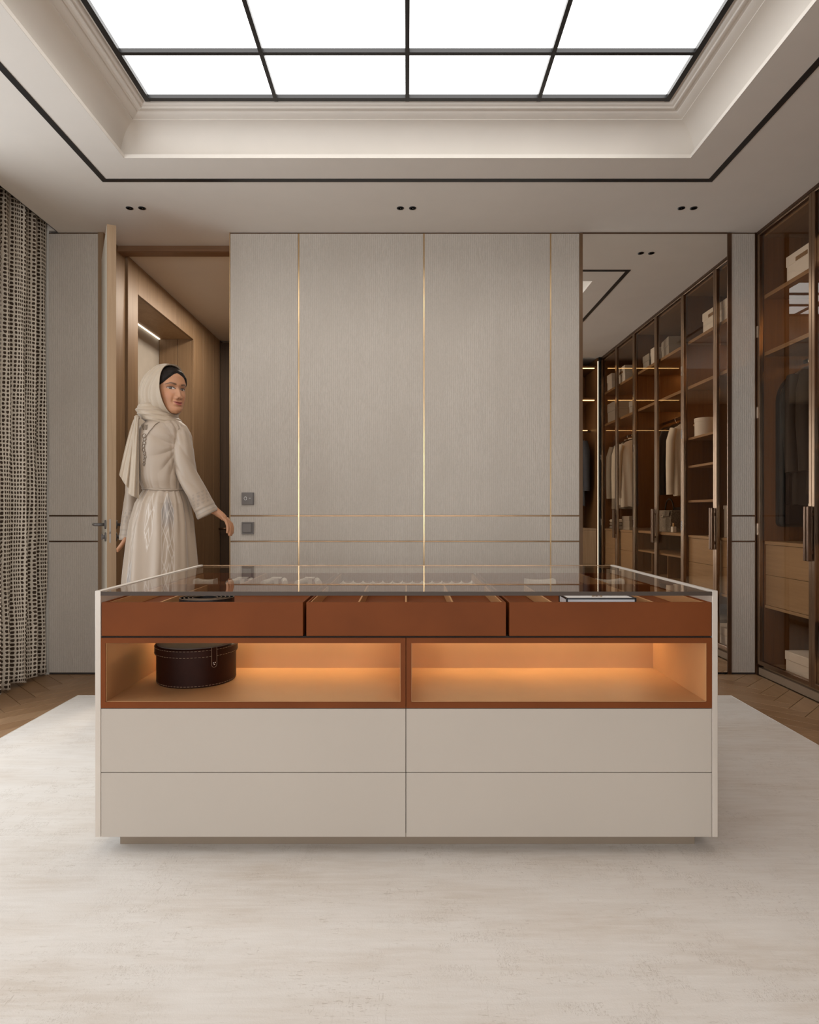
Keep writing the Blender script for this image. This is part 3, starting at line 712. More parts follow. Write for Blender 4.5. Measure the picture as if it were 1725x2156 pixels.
# nearest the mirror
A0, A1, A2, A3 = .772, 1.802, 2.885, 3.955
w3, p3, b3 = wardrobe(A2, A3, 'bronze glass wardrobe nearest the wall mirror with drawers inside')
p3('shelf', 'ward_y', (WX0+.002, WX1-.011, A2+.019, A3-.019, 2.318, 2.342), bevel=.001); p3('shelf', 'ward_y', (WX0+.002, WX1-.011, A2+.019, A3-.019, 1.966, 1.990), bevel=.001)
p3('partition', 'ward', (WX0+.006, WX1-.011, 3.385, 3.403, .828, 1.965))
for z in (1.579, 1.36, 1.09): p3('shelf', 'ward_y', (WX0+.006, WX1-.011, A2+.019, 3.384, z-.009, z+.009), bevel=.001)
led(p3, A2, A3, 2.318); led(p3, A2, A3, 1.966); drawers(p3, w3, b3, A2, A3)
p3('hanging_rail', 'black', (2.44, 2.458, 3.404, A3-.019, 1.918, 1.942), bevel=.004)
w2, p2, b2 = wardrobe(A1, A2, 'middle bronze glass wardrobe seen in the mirror, with open cubbies below')
for z0, z1 in ((2.318,2.342),(1.966,1.990)): p2('shelf', 'ward_y', (WX0+.002, WX1-.011, A1+.019, A2-.019, z0, z1), bevel=.001)
p2('shelf', 'ward_y', (WX0+.004, WX1-.011, A1+.019, A2-.019, .812, .834), bevel=.001); p2('shelf', 'ward_y', (WX0+.004, WX1-.011, A1+.019, A2-.019, .636, .652), bevel=.001); p2('shelf', 'ward_y', (WX0+.004, WX1-.011, A1+.019, A2-.019, .43, .446), bevel=.001)
for yy in (A1+.36, A1+.71): p2('partition', 'ward', (WX0+.006, WX1-.011, yy-.007, yy+.007, .446, .636), ) or p2('partition', 'ward', (WX0+.006, WX1-.011, yy-.007, yy+.007, .652, .812))
led(p2, A1, A2, 2.318); led(p2, A1, A2, 1.966); led(p2, A1, A2, .43)
p2('hanging_rail', 'bronze', (2.441, 2.457, A1+.019, A2-.019, 1.838, 1.862), bevel=.004)
w1, p1, b1 = wardrobe(A0, A1, 'farthest bronze glass wardrobe seen in the mirror, with drawers and hanging shirts')
for z0, z1 in ((2.318,2.342),(1.966,1.990)): p1('shelf', 'ward_y', (WX0+.002, WX1-.011, A0+.019, A1-.019, z0, z1), bevel=.001)
led(p1, A0, A1, 2.318); led(p1, A0, A1, 1.966); drawers(p1, w1, b1, A0, A1)
p1('hanging_rail', 'bronze', (2.441, 2.457, A0+.019, A1-.019, 1.838, 1.862), bevel=.004)
# open wardrobe on the rear wall, seen only in the mirror
rb = (1.70, .52, 0); W4 = thing('open_wardrobe', rb, 'open backlit wardrobe with glowing shelf strips at the far left edge of the mirror', 'wardrobe')
def p4(n, m, *bx_, bevel=0):
    q = MB(rb)
    for k in bx_: q.box(*k)
    return q.build(n, M[m], W4, bevel=bevel)
p4('side_panel', 'ward', (1.255, 1.275, .255, .765, .0, 2.735)); p4('side_panel', 'ward', (2.125, 2.145, .255, .765, .0, 2.735)); p4('back_panel', 'ward', (1.275, 2.125, .255, .265, 0, 2.735))
p4('front_post', 'black', (2.1375, 2.158, .770, .800, 0, 2.735), (2.147, 2.158, .70, .770, 0, 2.735)); p4('light_post', 'led_white', (2.1325, 2.1365, .7652, .7685, .01, 2.70))  # post with added lip to block the light strip's reflection in the side glass
for z in (2.63, 2.27): 
    p4('shelf', 'ward', (1.276, 2.124, .266, .755, z, z+.022)); p4('led_strip', 'led', (1.30, 2.10, .742, .754, z-.010, z-.001))
p4('hanging_rail', 'bronze', (1.276, 2.124, .502, .518, 1.932, 1.952)); p4('led_strip', 'led', (1.30, 2.10, .470, .478, 1.957, 1.964))
p4('drawer_top', 'oak_light', (1.276, 2.124, .266, .755, .807, .827)); p4('drawer', 'oak_light', (1.278, 1.699, .735, .755, .43, .805)); p4('drawer', 'oak_light', (1.701, 2.122, .735, .755, .43, .805)); p4('drawer', 'oak_light', (1.278, 1.699, .735, .755, .05, .428)); p4('drawer', 'oak_light', (1.701, 2.122, .735, .755, .05, .428))

# ---- stored things
def lidbox(x0, x1, y0, y1, z, h, lab, mat='white_card', lid=.45, slot=True, cat='box', group='storage boxes in the wardrobes', name='storage_box'):
    b = ((x0+x1)/2, (y0+y1)/2, z); t = thing(name, b, lab, cat, group)
    zl = z+h*(1-lid)
    MB(b).box(x0+.004, x1-.004, y0+.004, y1-.004, z, zl+.003).build('body', M[mat], t, bevel=.002)
    MB(b).box(x0, x1, y0, y1, zl, z+h).build('lid', M[mat], t, bevel=.003)
    if slot:
        yc = (y0+y1)/2; q = MB(b); zc = zl+.25*h*lid if slot == 1 else z+h*.5
        q.box(x0-.0012, x0+.002, yc-.055, yc+.055, zc-.012, zc+.012).build('handle_slot', M['oak'], t)
    return t
lidbox(2.215, 2.56, 3.435, 3.735, 2.3425, .150, 'white lidded box with handle slot on the top shelf beside the wall mirror', lid=.40)
lidbox(2.215, 2.56, 3.125, 3.425, 2.3425, .150, 'second white lidded box behind the first on the top shelf nearest the mirror', lid=.40)
lidbox(2.215, 2.58, 3.25, 3.745, .0655, .130, 'white lidded box on the floor of the wardrobe nearest the mirror', lid=.40, slot=False)
lidbox(2.24, 2.56, 2.93, 3.22, .0655, .150, 'grey lidded box with brass tab on the floor of the wardrobe nearest the mirror', 'grey_card', lid=.35, slot=False)
lidbox(2.24, 2.54, 2.27, 2.49, 2.3425, .165, 'large grey box set askew on the top shelf of the middle wardrobe', 'grey_card', slot=False).rotation_euler = (0, 0, .12)
lidbox(2.22, 2.52, 2.09, 2.19, 2.3425, .150, 'narrow pale box on the top shelf of the middle wardrobe', slot=False)
lidbox(2.24, 2.54, 1.84, 2.0, 2.3425, .140, 'dark grey box at the far end of the top shelf in the middle wardrobe', 'grey_card', slot=False)
lidbox(2.22, 2.52, 1.18, 1.40, 2.3425, .17, 'pale box with cut handle on the top shelf of the farthest wardrobe', slot=1)
lidbox(2.22, 2.52, .82, .98, 2.3425, .18, 'tall pale box at the far end of the farthest top shelf', slot=False)
lidbox(2.22, 2.52, .83, 1.14, 1.9905, .21, 'large grey box on the second shelf of the farthest wardrobe', 'grey_card', slot=False)
lidbox(2.22, 2.48, 1.52, 1.72, 1.9905, .12, 'small grey box on the second shelf of the farthest wardrobe', 'grey_card', slot=False)
lidbox(2.235, 2.52, 3.12, 3.36, 1.6295, .0, '', slot=False) if 0 else None
b = (2.302, 2.990, 1.5882); t = thing('round_box', b, 'white round drum box on an inner shelf beside the mirror edge', 'box')
MB(b).lathe([(.076,0),(.078,.002),(.078,.12)], b, 40).build('body', M['white_card'], t, smooth=True).data.set_sharp_from_angle(angle=.7)
MB(b).lathe([(.0785,.112),(.0805,.113),(.0805,.140),(.079,.142),(.002,.1425)], b, 40).build('lid', M['white_card'], t, smooth=True).data.set_sharp_from_angle(angle=.7)
MB(b).sphere((b[0]-.066, b[1]-.045, b[2]+.095), .009).build('tag', M['brass'], t, smooth=True)
lidbox(2.225, 2.40, 3.42, 3.545, .8275, .225, 'tall white box standing on the drawers at the mirror edge', lid=.12, slot=False)
# towels and clear box in the farthest wardrobe
for i, (z, mt) in enumerate(((.8275,'grey_card'), (.8625,'shirt2'), (.8975,'white'))):
    b = (2.37, 1.03, z); t = thing('folded_towel', b, ['grey folded cloth at the bottom of the stack on the farthest drawers','stone folded cloth in the middle of the stack on the farthest drawers','white folded cloth on top of the stack on the farthest drawers'][i], 'towel', 'folded cloths in the farthest wardrobe')
    pr = [(2.23,z+.002),(2.225,z+.017),(2.232,z+.032),(2.50,z+.0335),(2.50,z+.001)]
    MB(b).prism_y(pr, .89, 1.17).build('fold', M[mt], t, bevel=.006, seg=3)
    MB(b).tube([(2.2255,.895,z+.017),(2.2255,1.165,z+.017)], .0035, 6).build('fold_edge', M[mt], t)
lidbox(2.23, 2.50, 1.28, 1.50, .8275, .14, 'taupe keepsake box on the drawers beside the folded cloths', 'shirt2', slot=False, lid=.3)
# handbags
def handbag(b, mat, lab, w=.28, h=.19, dp=.12):
    t = thing('handbag', b, lab, 'handbag', None)
    x, y, z = b; R_ = []
    for k, (zz, s, dd) in enumerate(((0,.96,1),(.01,1,1),(h*.6,.97,.9),(h*.95,.93,.72),(h,.90,.66))):
        R_.append([(x+sx_*dp/2*dd, y+sy_*w/2*s, z+zz) for sx_, sy_ in ((-1,-.9),(-.9,-1),(.9,-1),(1,-.9),(1,.9),(.9,1),(-.9,1),(-1,.9))])
    MB(b).grid(R_, close_u=True, cap0=True, cap1=True).build('body', M[mat], t, bevel=.004)
    MB(b).grid([[(x-dp*.48, y-w*.46, z+h*.98),(x-dp*.48, y+w*.46, z+h*.98)],[(x-dp*.55, y-w*.46, z+h*.72),(x-dp*.55, y+w*.46, z+h*.72)]]).build('flap', M[mat], t).modifiers.new('s','SOLIDIFY').thickness = .006
    MB(b).box(x-dp*.60, x-dp*.53, y-.014, y+.014, z+h*.66, z+h*.78).build('clasp', M['steel'], t, bevel=.002)
    MB(b).tube([(x, y+w*.30*math.cos(a), z+h+.0+.10*math.sin(a)) for a in np.linspace(0, PI, 14)], .006, 8).build('handle', M['belt'], t, smooth=True)
    return t
handbag((2.32, 2.27, .8345), 'tweed', 'grey textured flap handbag on the shelf in the middle wardrobe', .30, .19)
handbag((2.54, 2.08, .8345), 'belt', 'black leather handbag beside the grey one in the middle wardrobe', .22, .22, .12)
b = (2.26, 2.50, .8345); t = thing('perfume_bottle', b, 'small white bottle at the front of the shelf by the grey handbag', 'bottle')
MB(b).box(b[0]-.016, b[0]+.016, b[1]-.022, b[1]+.022, b[2], b[2]+.05).build('body', M['white_card'], t, bevel=.004)
MB(b).cyl((b[0],b[1],b[2]+.05), (0,0,1), .008, .03, 14).build('cap', M['brass'], t)
# garments on hangers
def garment(y, ztop, length, mat, lab='', rot=0.0, width=.40, x=2.449, name='shirt', cat='shirt', group='clothes on hangers in the wardrobes', collar=True, cover=False):
    b = (x, y, ztop); t = thing(name, b, lab, cat, group)
    hk = [(x, y, ztop+.010+.012*0)]
    q = MB(b); q.tube([(x+.0172*math.cos(a), y, ztop+.012+.0172*math.sin(a)) for a in np.linspace(-.6, PI, 13)]+[(x-.0172,y,ztop+.004),(x-.008,y,ztop-.014),(x,y,ztop-.024),(x,y,ztop-.045)], .0022, 6).build('hook', M['steel'], t, smooth=True)
    q = MB(b); q.tube([(x-.5*width+.03,y,ztop-.105),(x-.12,y,ztop-.070),(x,y,ztop-.045),(x+.12,y,ztop-.070),(x+.5*width-.03,y,ztop-.105)], [.007,.009,.010,.009,.007], 8).build('hanger', M['dark_wood'], t, smooth=True)
    if mat is None: return t
    zs_ = np.linspace(0, 1, 22); rings = []; nr = 40
    for s in zs_:
        z = ztop-.050-s*length
        d = s*length
        hw = width*(.14+.36*min(1, (d/.075))**.6) if d < .075 else width*(.5-.05*math.sin(min(1, (d-.075)/.35)*PI/2)+.03*s)
        tk = .016+.034*min(1, d/.12)
        rings.append([(x+hw*math.cos(2*PI*k/nr), y+tk*math.sin(2*PI*k/nr)*(1+.28*math.sin(9*2*PI*k/nr+3*s)*min(1, s*2)), z+.006*math.sin(6*2*PI*k/nr)*(s > .98)) for k in range(nr)])
    rnd(MB(b).grid(rings, close_u=True, cap0=True, cap1=True).build('body', M[mat], t), 1.0)
    for sg in (-1, 1):
        P_ = [(x+sg*(width*.47), y, ztop-.115), (x+sg*(width*.53), y-.01, ztop-.22), (x+sg*(width*.54), y-.012, ztop-.42), (x+sg*(width*.53), y-.02, ztop-.60), (x+sg*(width*.52), y-.022, ztop-.68)]
        rnd(MB(b).tube(P_, [(.040,.028),(.046,.034),(.040,.034),(.034,.032),(.036,.033)], 14).build('sleeve', M[mat], t), 1.0)
    if collar:
        MB(b).tube([(x+.050*math.cos(a), y+.030*math.sin(a), ztop-.045) for a in np.linspace(0, 2*PI, 18)], [(.006,.018)]*18, 8).build('collar', M[mat], t, smooth=True)
    return t
garment(1.00, 1.838, .70, 'shirt', 'pale grey shirt on a hanger at the front of the farthest wardrobe rail', width=.37)
garment(1.14, 1.838, .72, 'shirt', 'light shirt hanging nearest the mirror on the farthest rail', width=.38)
garment(.868, 1.838, .74, 'shirt2', 'stone coloured jacket behind the two pale shirts', name='jacket', cat='jacket')
garment(2.32, 1.838, .60, 'shirt3', 'charcoal jacket hanging in the middle wardrobe', name='jacket', cat='jacket')
garment(2.465, 1.838, .64, 'shirt', 'white shirt beside the charcoal jacket in the middle wardrobe', width=.37)
garment(2.12, 1.838, 0, None, 'empty dark hanger on the rail of the middle wardrobe', name='clothes_hanger', cat='hanger')
garment(3.745, 1.918, .82, 'black_cloth', 'long black coat hanging nearest the glass beside the mirror', width=.40, name='coat', cat='coat')
garment(3.615, 1.918, .76, 'black_cloth', 'black jacket hanging behind the long coat', width=.40, name='jacket', cat='jacket')
for k, y in enumerate((1.75, 1.98)):
    t = garment(y-1.40, 1.93, .80, 'shirt3', width=.35, lab= ['charcoal coat on the left in the backlit wardrobe at the mirror edge','charcoal coat on the right in the backlit wardrobe at the mirror edge'][k], name='coat', cat='coat')
    t.location = (y-.02, .51, 1.93); t.rotation_euler = (0, 0, PI/2*.8)
# glossy black arched cover at the end of the rail
b = (2.46, 3.86, 1.918); t = thing('garment_cover', b, 'glossy black garment cover with rounded corners hanging against the wardrobe end', 'garment bag')
x0, x1, z0, z1 = 2.245, 2.675, .915, 1.875; pl = []
for (cx, cz, r, a0) in ((x0+.03, z0+.03, .03, PI), (x1-.03, z0+.03, .03, 1.5*PI), (x1-.20, z1-.20, .20, 0), (x0+.20, z1-.20, .20, .5*PI)):
    pl += [(cx+r*math.cos(a0+PI/2*k/8), cz+r*math.sin(a0+PI/2*k/8)) for k in range(9)]
MB(b).prism_y(pl, 3.835, 3.905).build('cover', M['gloss_black'], t, bevel=.018, seg=4)
MB(b).tube([(2.449+.0172*math.cos(a),3.87,1.930+.0172*math.sin(a)) for a in np.linspace(-.6,PI,13)]+[(2.4318,3.87,1.921),(2.441,3.87,1.903),(2.449,3.87,1.894),(2.449,3.87,1.87)], .003, 8).build('hook', M['steel'], t, smooth=True)
MB(b).tube([(2.46,3.833,1.80),(2.46,3.8325,1.0)], .0025, 6).build('zip', M['black'], t)
# ================================================================== WOMAN IN THE DOORWAY
def at(x, y, Y=3.30): return np.array([(x-858)*Y/FPX, Y, 1+(1080-y)*Y/FPX])
def cmat(name, rough=.5, sss=0, sheen=0, spec=.4, bmp=0, bscale=300):
    m, nt, out = new_mat(name); p = bsdf(nt, out, (.5,.5,.5), rough, 0, spec)
    a = N(nt, 'Attribute', attribute_name='Col'); nt.links.new(a.outputs['Color'], p.inputs['Base Color'])
    if sss: p.inputs['Subsurface Weight'].default_value = sss; p.inputs['Subsurface Radius'].default_value = (.01,.004,.002); p.inputs['Subsurface Scale'].default_value = .3
    if sheen: p.inputs['Sheen Weight'].default_value = sheen
    if bmp: bump(nt, noise(nt, coords(nt), bscale, 2), p, bmp, .001)
    return m
M['skin'] = cmat('skin', .45, .15)
M['robe'] = cmat('satin_robe', .42, 0, .25, .45, .08, 500)
M['robe_plain'] = plain('satin_cloth', (.31,.235,.17), .42, var=.03, spec=.45, Sheen_Weight=.25)
M['scarf'] = plain('champagne_scarf', (.36,.275,.19), .45, var=.03, vscale=12, spec=.4, Sheen_Weight=.3)
M['thread'] = plain('silver_thread', (.70,.64,.56), .35, .3, var=.05)
M['thread_dark'] = plain('bronze_thread', (.16,.11,.07), .4, .3, var=.1)
M['hair'] = plain('dark_hair', (.014,.010,.008), .62, var=.3, vscale=80, spec=.12)
M['grey_thread'] = plain('grey_thread', (.33,.29,.26), .6, var=.1)
def setcol(o, cols):
    a = o.data.color_attributes.new('Col', 'FLOAT_COLOR', 'POINT')
    a.data.foreach_set('color', np.hstack([np.asarray(cols, dtype=np.float32), np.ones((len(cols),1), np.float32)]).ravel())
SKIN = np.array([.43,.208,.108])
# ---- head (local: x her right, y forward, z up)
Fw = np.array([.788,-.616,0]); Fw /= np.linalg.norm(Fw); Ex = np.cross(Fw, [0,0,1]); Up = np.array([0,0,1.])
HC = at(356, 823); HS = 1.03
def tow(p): p = np.asarray(p, float)*HS; return HC + p[...,0:1]*Ex + p[...,1:2]*Fw + p[...,2:3]*Up
zt = np.array([-.120,-.116,-.108,-.095,-.075,-.05,-.02,0,.03,.06,.085,.105,.116,.119])
ta = np.array([.004,.022,.035,.046,.056,.0635,.069,.071,.072,.071,.061,.040,.016,.003])
tf = np.array([.066,.074,.081,.084,.083,.083,.083,.081,.087,.083,.068,.042,.014,.002])
tb = np.array([.050,.030,.005,-.02,-.045,-.065,-.082,-.090,-.095,-.092,-.080,-.055,-.022,-.004])
g_ = lambda d, s: np.exp(-.5*(d/s)**2)
sm = lambda x, a, b: np.clip((x-a)/(b-a), 0, 1)**2*(3-2*np.clip((x-a)/(b-a), 0, 1))
nz, nf = 190, 280
zz = np.linspace(-.1195, .1185, nz); ss = np.linspace(-1, 1, nf, endpoint=False)
ph = PI*np.sign(ss)*np.abs(ss)**1.35
Zg, Pg = np.meshgrid(zz, ph, indexing='ij')
def ip(t): return np.interp(Zg, zt, t)
a_, f_, b_ = ip(ta), ip(tf), ip(tb)
mid_ = np.where(f_+b_ > 0, (f_+b_)*.25, (f_+b_)*.5)
c_ = np.cos(Pg); s_ = np.sin(Pg)
Xl = a_*np.sign(s_)*np.abs(s_)**.92
Yl = np.where(c_ > 0, mid_+(f_-mid_)*np.abs(c_)**.80, mid_+(b_-mid_)*np.abs(c_))
fr_ = np.clip(c_*3, 0, 1)
x, z = Xl, Zg
d = np.zeros_like(x)
nzp = np.interp(z, [-.062,-.054,-.050,-.044,-.036,-.02,.0,.015,.03], [0,.003,.0105,.0165,.0160,.0115,.007,.004,0])
nw = np.interp(z, [-.06,-.044,-.02,.01,.03], [.0105,.0100,.0078,.0068,.009])
d += nzp*g_(x, nw)
for s in (-1, 1):
    d += .0085*g_(x-s*.0125, .0045)*g_(z+.0455, .0055)
    d += -.0095*g_(x-s*.031, .015)*g_(z-.001, .010) + .0055*g_(x-s*.031, .0095)*g_(z+.0005, .0065)
    d += .0030*g_(x-s*.030, .020)*g_(z-.020, .006)
    d += .0055*g_(x-s*.041, .016)*g_(z+.037, .016)
    d += -.0028*g_(x-s*.027, .005)*g_(z+.060, .012)
ml = -.0715+.0055*(x/.024)**2
lipw = np.clip(1-(x/.0255)**2, 0, 1)
d += .0068*lipw**.5*g_(z-(ml+.0052), .0048) + .0078*lipw**.6*g_(z-(ml-.0066), .0055) - .0055*np.clip(1-(x/.027)**2,0,1)*g_(z-ml, .0016)
d += -.0035*g_(x, .018)*g_(z+.0875, .0055) + .0055*g_(x, .016)*g_(z+.103, .010)
d += -.0015*g_(x, .0035)*g_(z+.0585, .005)
Yl = Yl+d*fr_
col = np.tile(SKIN, (nz, nf, 1))
def blend(mask, c): 
    global col; mk = np.clip(mask, 0, 1)[...,None]; col = col*(1-mk)+np.array(c)*mk
front = (c_ > .1)
blend(.30*front*(g_(x-.046,.018)+g_(x+.046,.018))*g_(z+.034,.018), (.50,.19,.105))
blend(.25*front*g_(x,.012)*g_(z+.03,.03), (.52,.30,.19))
up_l = np.clip((lipw)*2.2,0,1)*((z > ml) & (z < ml+.0075*lipw**.6+.0004-.0018*g_(x,.003))); lo_l = np.clip(lipw*2.2,0,1)*((z <= ml) & (z > ml-.0108*lipw**.7))
blend(front*.9*up_l, (.29,.075,.060)); blend(front*.9*lo_l, (.36,.10,.08)); blend(front*.8*lipw**.3*g_(z-ml,.0011)*(np.abs(x)<.0255), (.10,.025,.02))
for s in (-1, 1):
    u = (x-s*.0315); uo = u*s
    ez = z-(.0005+.06*uo)
    lid_up = .0062*np.clip(1-(u/.0165)**2,0,1)**.75; lid_lo = -.0046*np.clip(1-(u/.0165)**2,0,1)**.8
    eye = (ez < lid_up) & (ez > lid_lo) & front
    gx = .0035                       # eyes look towards the camera
    blend(.45*front*g_(u,.016)*g_(ez-.007,.006), (.24,.11,.06))
    blend(eye, (.50,.44,.39))
    r2 = np.sqrt((u-gx)**2+(ez-.0008)**2)
    blend(eye*sm(-r2,-.0074,-.0066), (.045,.024,.014)); blend(eye*sm(-r2,-.0038,-.0032), (.006,.005,.005))
    blend(eye*sm(-np.sqrt((u-gx-.002)**2+(ez-.0028)**2),-.0014,-.0009), (.95,.93,.9))  # painted catchlight in the iris
    blend(front*(np.abs(u) < .0200)*g_(ez-(lid_up+.0008)-np.where(uo > .012, (uo-.012)*.35, 0), .0014)*1.25, (.018,.011,.009))
    blend(front*.55*(np.abs(u) < .0145)*g_(ez-(lid_lo-.0004), .0008), (.10,.05,.035))
    bz = .0195+.0055*g_(uo-.006,.011)-.12*np.clip(uo-.008,0,1)+.02*np.clip(-uo,0,1)
    bw = np.interp(uo, [-.020,-.012,.008,.026], [.0016,.0030,.0026,.0009])
    blend(front*.92*((uo > -.0195) & (uo < .0265))*g_(z-bz, bw), (.030,.018,.012))
    blend(front*.8*g_(x-s*.0062,.0026)*g_(z+.0505,.0016), (.11,.045,.03))
    blend(front*.35*g_(x-s*.0135,.003)*g_(z+.047,.006), (.33,.15,.09))
head_pts = tow(np.stack([Xl, Yl, Zg], -1))
body = MB(); cols = []
body.grid([[tuple(p) for p in r] for r in head_pts], close_u=True, cap0=True, cap1=True); cols += list(col.reshape(-1,3))
def addc(fn, c=SKIN):
    n0 = len(body.v); fn(); cols.extend([c]*(len(body.v)-n0))
# neck, trunk, legs (under the clothes), one figure
tc = at(343, 960)
addc(lambda: body.grid([[(cx+rx*math.cos(2*PI*k/32), cy+ry*math.sin(2*PI*k/32), cz) for k in range(32)] for cx,cy,cz,rx,ry in
    [(HC[0]+.005,HC[1]+.0,1.585,.052,.055),(-1.248,3.315,1.52,.048,.052),(-1.258,3.315,1.475,.055,.058),(-1.262,3.31,1.445,.10,.075),(-1.264,3.30,1.41,.115,.085),(-1.264,3.30,1.32,.108,.085),(-1.264,3.30,1.20,.095,.080),(-1.265,3.30,1.12,.088,.080),(-1.27,3.30,.98,.125,.10),(-1.27,3.30,.86,.13,.10)]], close_u=True, cap0=True, cap1=True))
for s in (-1, 1):
    addc(lambda: body.tube([(-1.27+s*.065,3.30,.90),(-1.27+s*.072,3.295,.70),(-1.27+s*.075,3.29,.48),(-1.27+s*.078,3.31,.30),(-1.27+s*.08,3.315,.09),(-1.27+s*.08,3.29,.045)], [.075,.070,.052,.048,.034,.036], 20))
    addc(lambda: body.tube([(-1.27+s*.08,3.27,.036),(-1.27+s*.082,3.34,.038),(-1.27+s*.085,3.43,.032),(-1.27+s*.087,3.48,.028)], [(.030,.022),(.036,.025),(.040,.018),(.025,.012)], 16))
# right arm with hand
A = lambda *p: [tuple(at(*q)) for q in p]
rp = A((384,908,3.29),(388,955,3.27),(399,1003,3.27),(419,1040,3.28),(440,1066,3.29),(455,1077,3.298),(466,1085,3.30),(472,1090.5,3.302),(477,1095,3.305))
addc(lambda: body.tube(rp, [.022,.034,.034,.034,.027,.0205,.0180,.0165,.009], 18))
def hand(wr, kn, side, curl, L=1.0, thumb=1):
    wr, kn, side, curl = map(np.array, (wr, kn, side, curl)); side = side/np.linalg.norm(side); fwd = kn-wr; fl = np.linalg.norm(fwd); fwd = fwd/fl
    nrm = np.cross(fwd, side)
    rings = []
    for t, w_, h_ in ((-.10,.0175,.0165),(.12,.021,.016),(.45,.030,.015),(.80,.036,.0135),(1.0,.0355,.011),(1.07,.030,.006)):
        c = wr+fwd*fl*t
        rings.append([tuple(c+side*w_*math.cos(2*PI*k/18)+nrm*h_*math.sin(2*PI*k/18)) for k in range(18)])
    addc(lambda: body.grid(rings, close_u=True, cap0=True, cap1=True))
    for k, (ln, r) in enumerate(((.070,.0078),(.080,.0083),(.075,.0080),(.060,.0070))):
        b0 = kn+side*(k-1.5)*.0165-fwd*.034; P_ = [b0, b0+fwd*.027]; dir_ = fwd.copy()
        for j, (fr__, cv) in enumerate(((.14,.0),(.36,.55+.07*k),(.30,.55),(.20,.35))):
            dir_ = dir_+curl*cv+side*(k-1.5)*.03; dir_ = dir_/np.linalg.norm(dir_); P_.append(P_[-1]+dir_*ln*L*fr__)
        P_.append(P_[-1]+dir_*.004)
        addc(lambda: body.tube([tuple(p) for p in P_], [r*.5,r*1.0,r*1.04,r,r*.92,r*.8,r*.35], 12))
        tip = P_[-2]; nn = -np.cross(dir_, side); nn = nn if np.dot(nn, nrm) > 0 else -nn
        addc(lambda: body.sphere(tuple(tip-dir_*.002+nn*r*.0-curl*r*.45), (.0042,.0042,.0046), 10, 6), np.array([.62,.42,.33]))
    t0 = wr+fwd*fl*.25-side*thumb*.020; t1 = wr+fwd*fl*.62-side*thumb*.040+curl*.012; t2 = t1+(fwd*.55+curl*.8)*.030-side*thumb*.004; t3 = t2+(fwd*.35+curl*.9)*.022
    addc(lambda: body.tube([tuple(p) for p in (t0, t1, t2, t3, t3+(t3-t2)*.12)], [.0125,.0110,.0095,.0078,.003], 12))
hand(at(469,1087,3.30), at(481.5,1099.5,3.31), (.35,.88,-.30), (-.50,-.05,-.86), 1.0, -1)
# left arm with hand at the lock of the door
lp = A((302,912,3.40),(287,960,3.46),(277,1010,3.47),(270,1060,3.45),(264,1100,3.42),(261,1120,3.41))
lp = A((302,912,3.40),(292,960,3.46),(284,1010,3.47),(277,1060,3.45),(270,1105,3.42),(267,1130,3.41))
addc(lambda: body.tube(lp, [.022,.032,.032,.029,.021,.0175], 18))
hand(at(267,1128,3.41), at(261,1142,3.405), (.55,-.80,.2), (-.75,.1,-.65), .8, -1)
person = body.build('person', M['skin'], fixn=True, smooth=True); setcol(person, cols)
tag(person, 'woman in beige satin robe and pale headscarf looking back over her shoulder in the doorway', 'person')

ROBE = np.array([.335,.255,.185])
# ---- bodice
def interp_rows(tab, n, kind=1):
    t = np.array(tab, float); y = np.linspace(t[0,0], t[-1,0], n)
    return y, [np.interp(y, t[:,0], t[:,i]) for i in range(1, t.shape[1])]
bod = [(884,318,374,.060),(889,309,383,.075),(896,301,391,.088),(905,297,396,.096),(920,293,396,.102),(945,290,391,.104),(975,291,386,.102),(1000,295,383,.098),(1018,300,384,.094),(1031,304,386,.090)]
ys_, (Ls, Rs, Ds) = interp_rows(bod, 110)
na = 200; th_ = np.linspace(0, 2*PI, na, endpoint=False)
def spow(v, e): return np.sign(v)*np.abs(v)**e
def bod_ring(i):
    y = ys_[i]; c = at((Ls[i]+Rs[i])/2, y); a = (Rs[i]-Ls[i])/2/407; dp = Ds[i]
    s = (y-884)/147
    w = s**5
    r = 1+.040*w*(np.abs(np.sin(11*th_+2*np.sin(3*th_)+1.5*s))**.7-.6) + .016*np.sin(PI*s)*(.5*np.sin(3*th_+6*s)+.5*np.sin(5*th_-9*s+1.0))
    uu, vv = (th_-5.75)*.55, (s-.38); aa = np.arctan2(vv, -uu); rad_ = np.sqrt(uu*uu+vv*vv)
    r = r+.085*(np.abs(np.sin(7.0*aa+2.2*rad_))**.75-.62)*np.exp(-((rad_-.42)/.24)**2)*(uu < .12)*np.clip(1.25-s,0,1)
    arm = np.exp(-((th_-5.75)/.30)**2)*np.exp(-((s-.42)/.25)**2)
    r = r+.035*arm*np.sin(26*(th_-.9*s))
    r = r*(1+.05*np.exp(-((s-.86)/.09)**2))
    return np.stack([c[0]+a*spow(np.cos(th_), .9)*r, c[1]+dp*spow(np.sin(th_), .9)*r, np.full(na, c[2])], 1)
BR = [bod_ring(i) for i in range(len(ys_))]
bodice = MB().grid(BR, close_u=True, cap0=True, cap1=True).build('bodice', M['robe'], person, smooth=True)
setcol(bodice, np.tile(ROBE, (na*len(ys_), 1)))
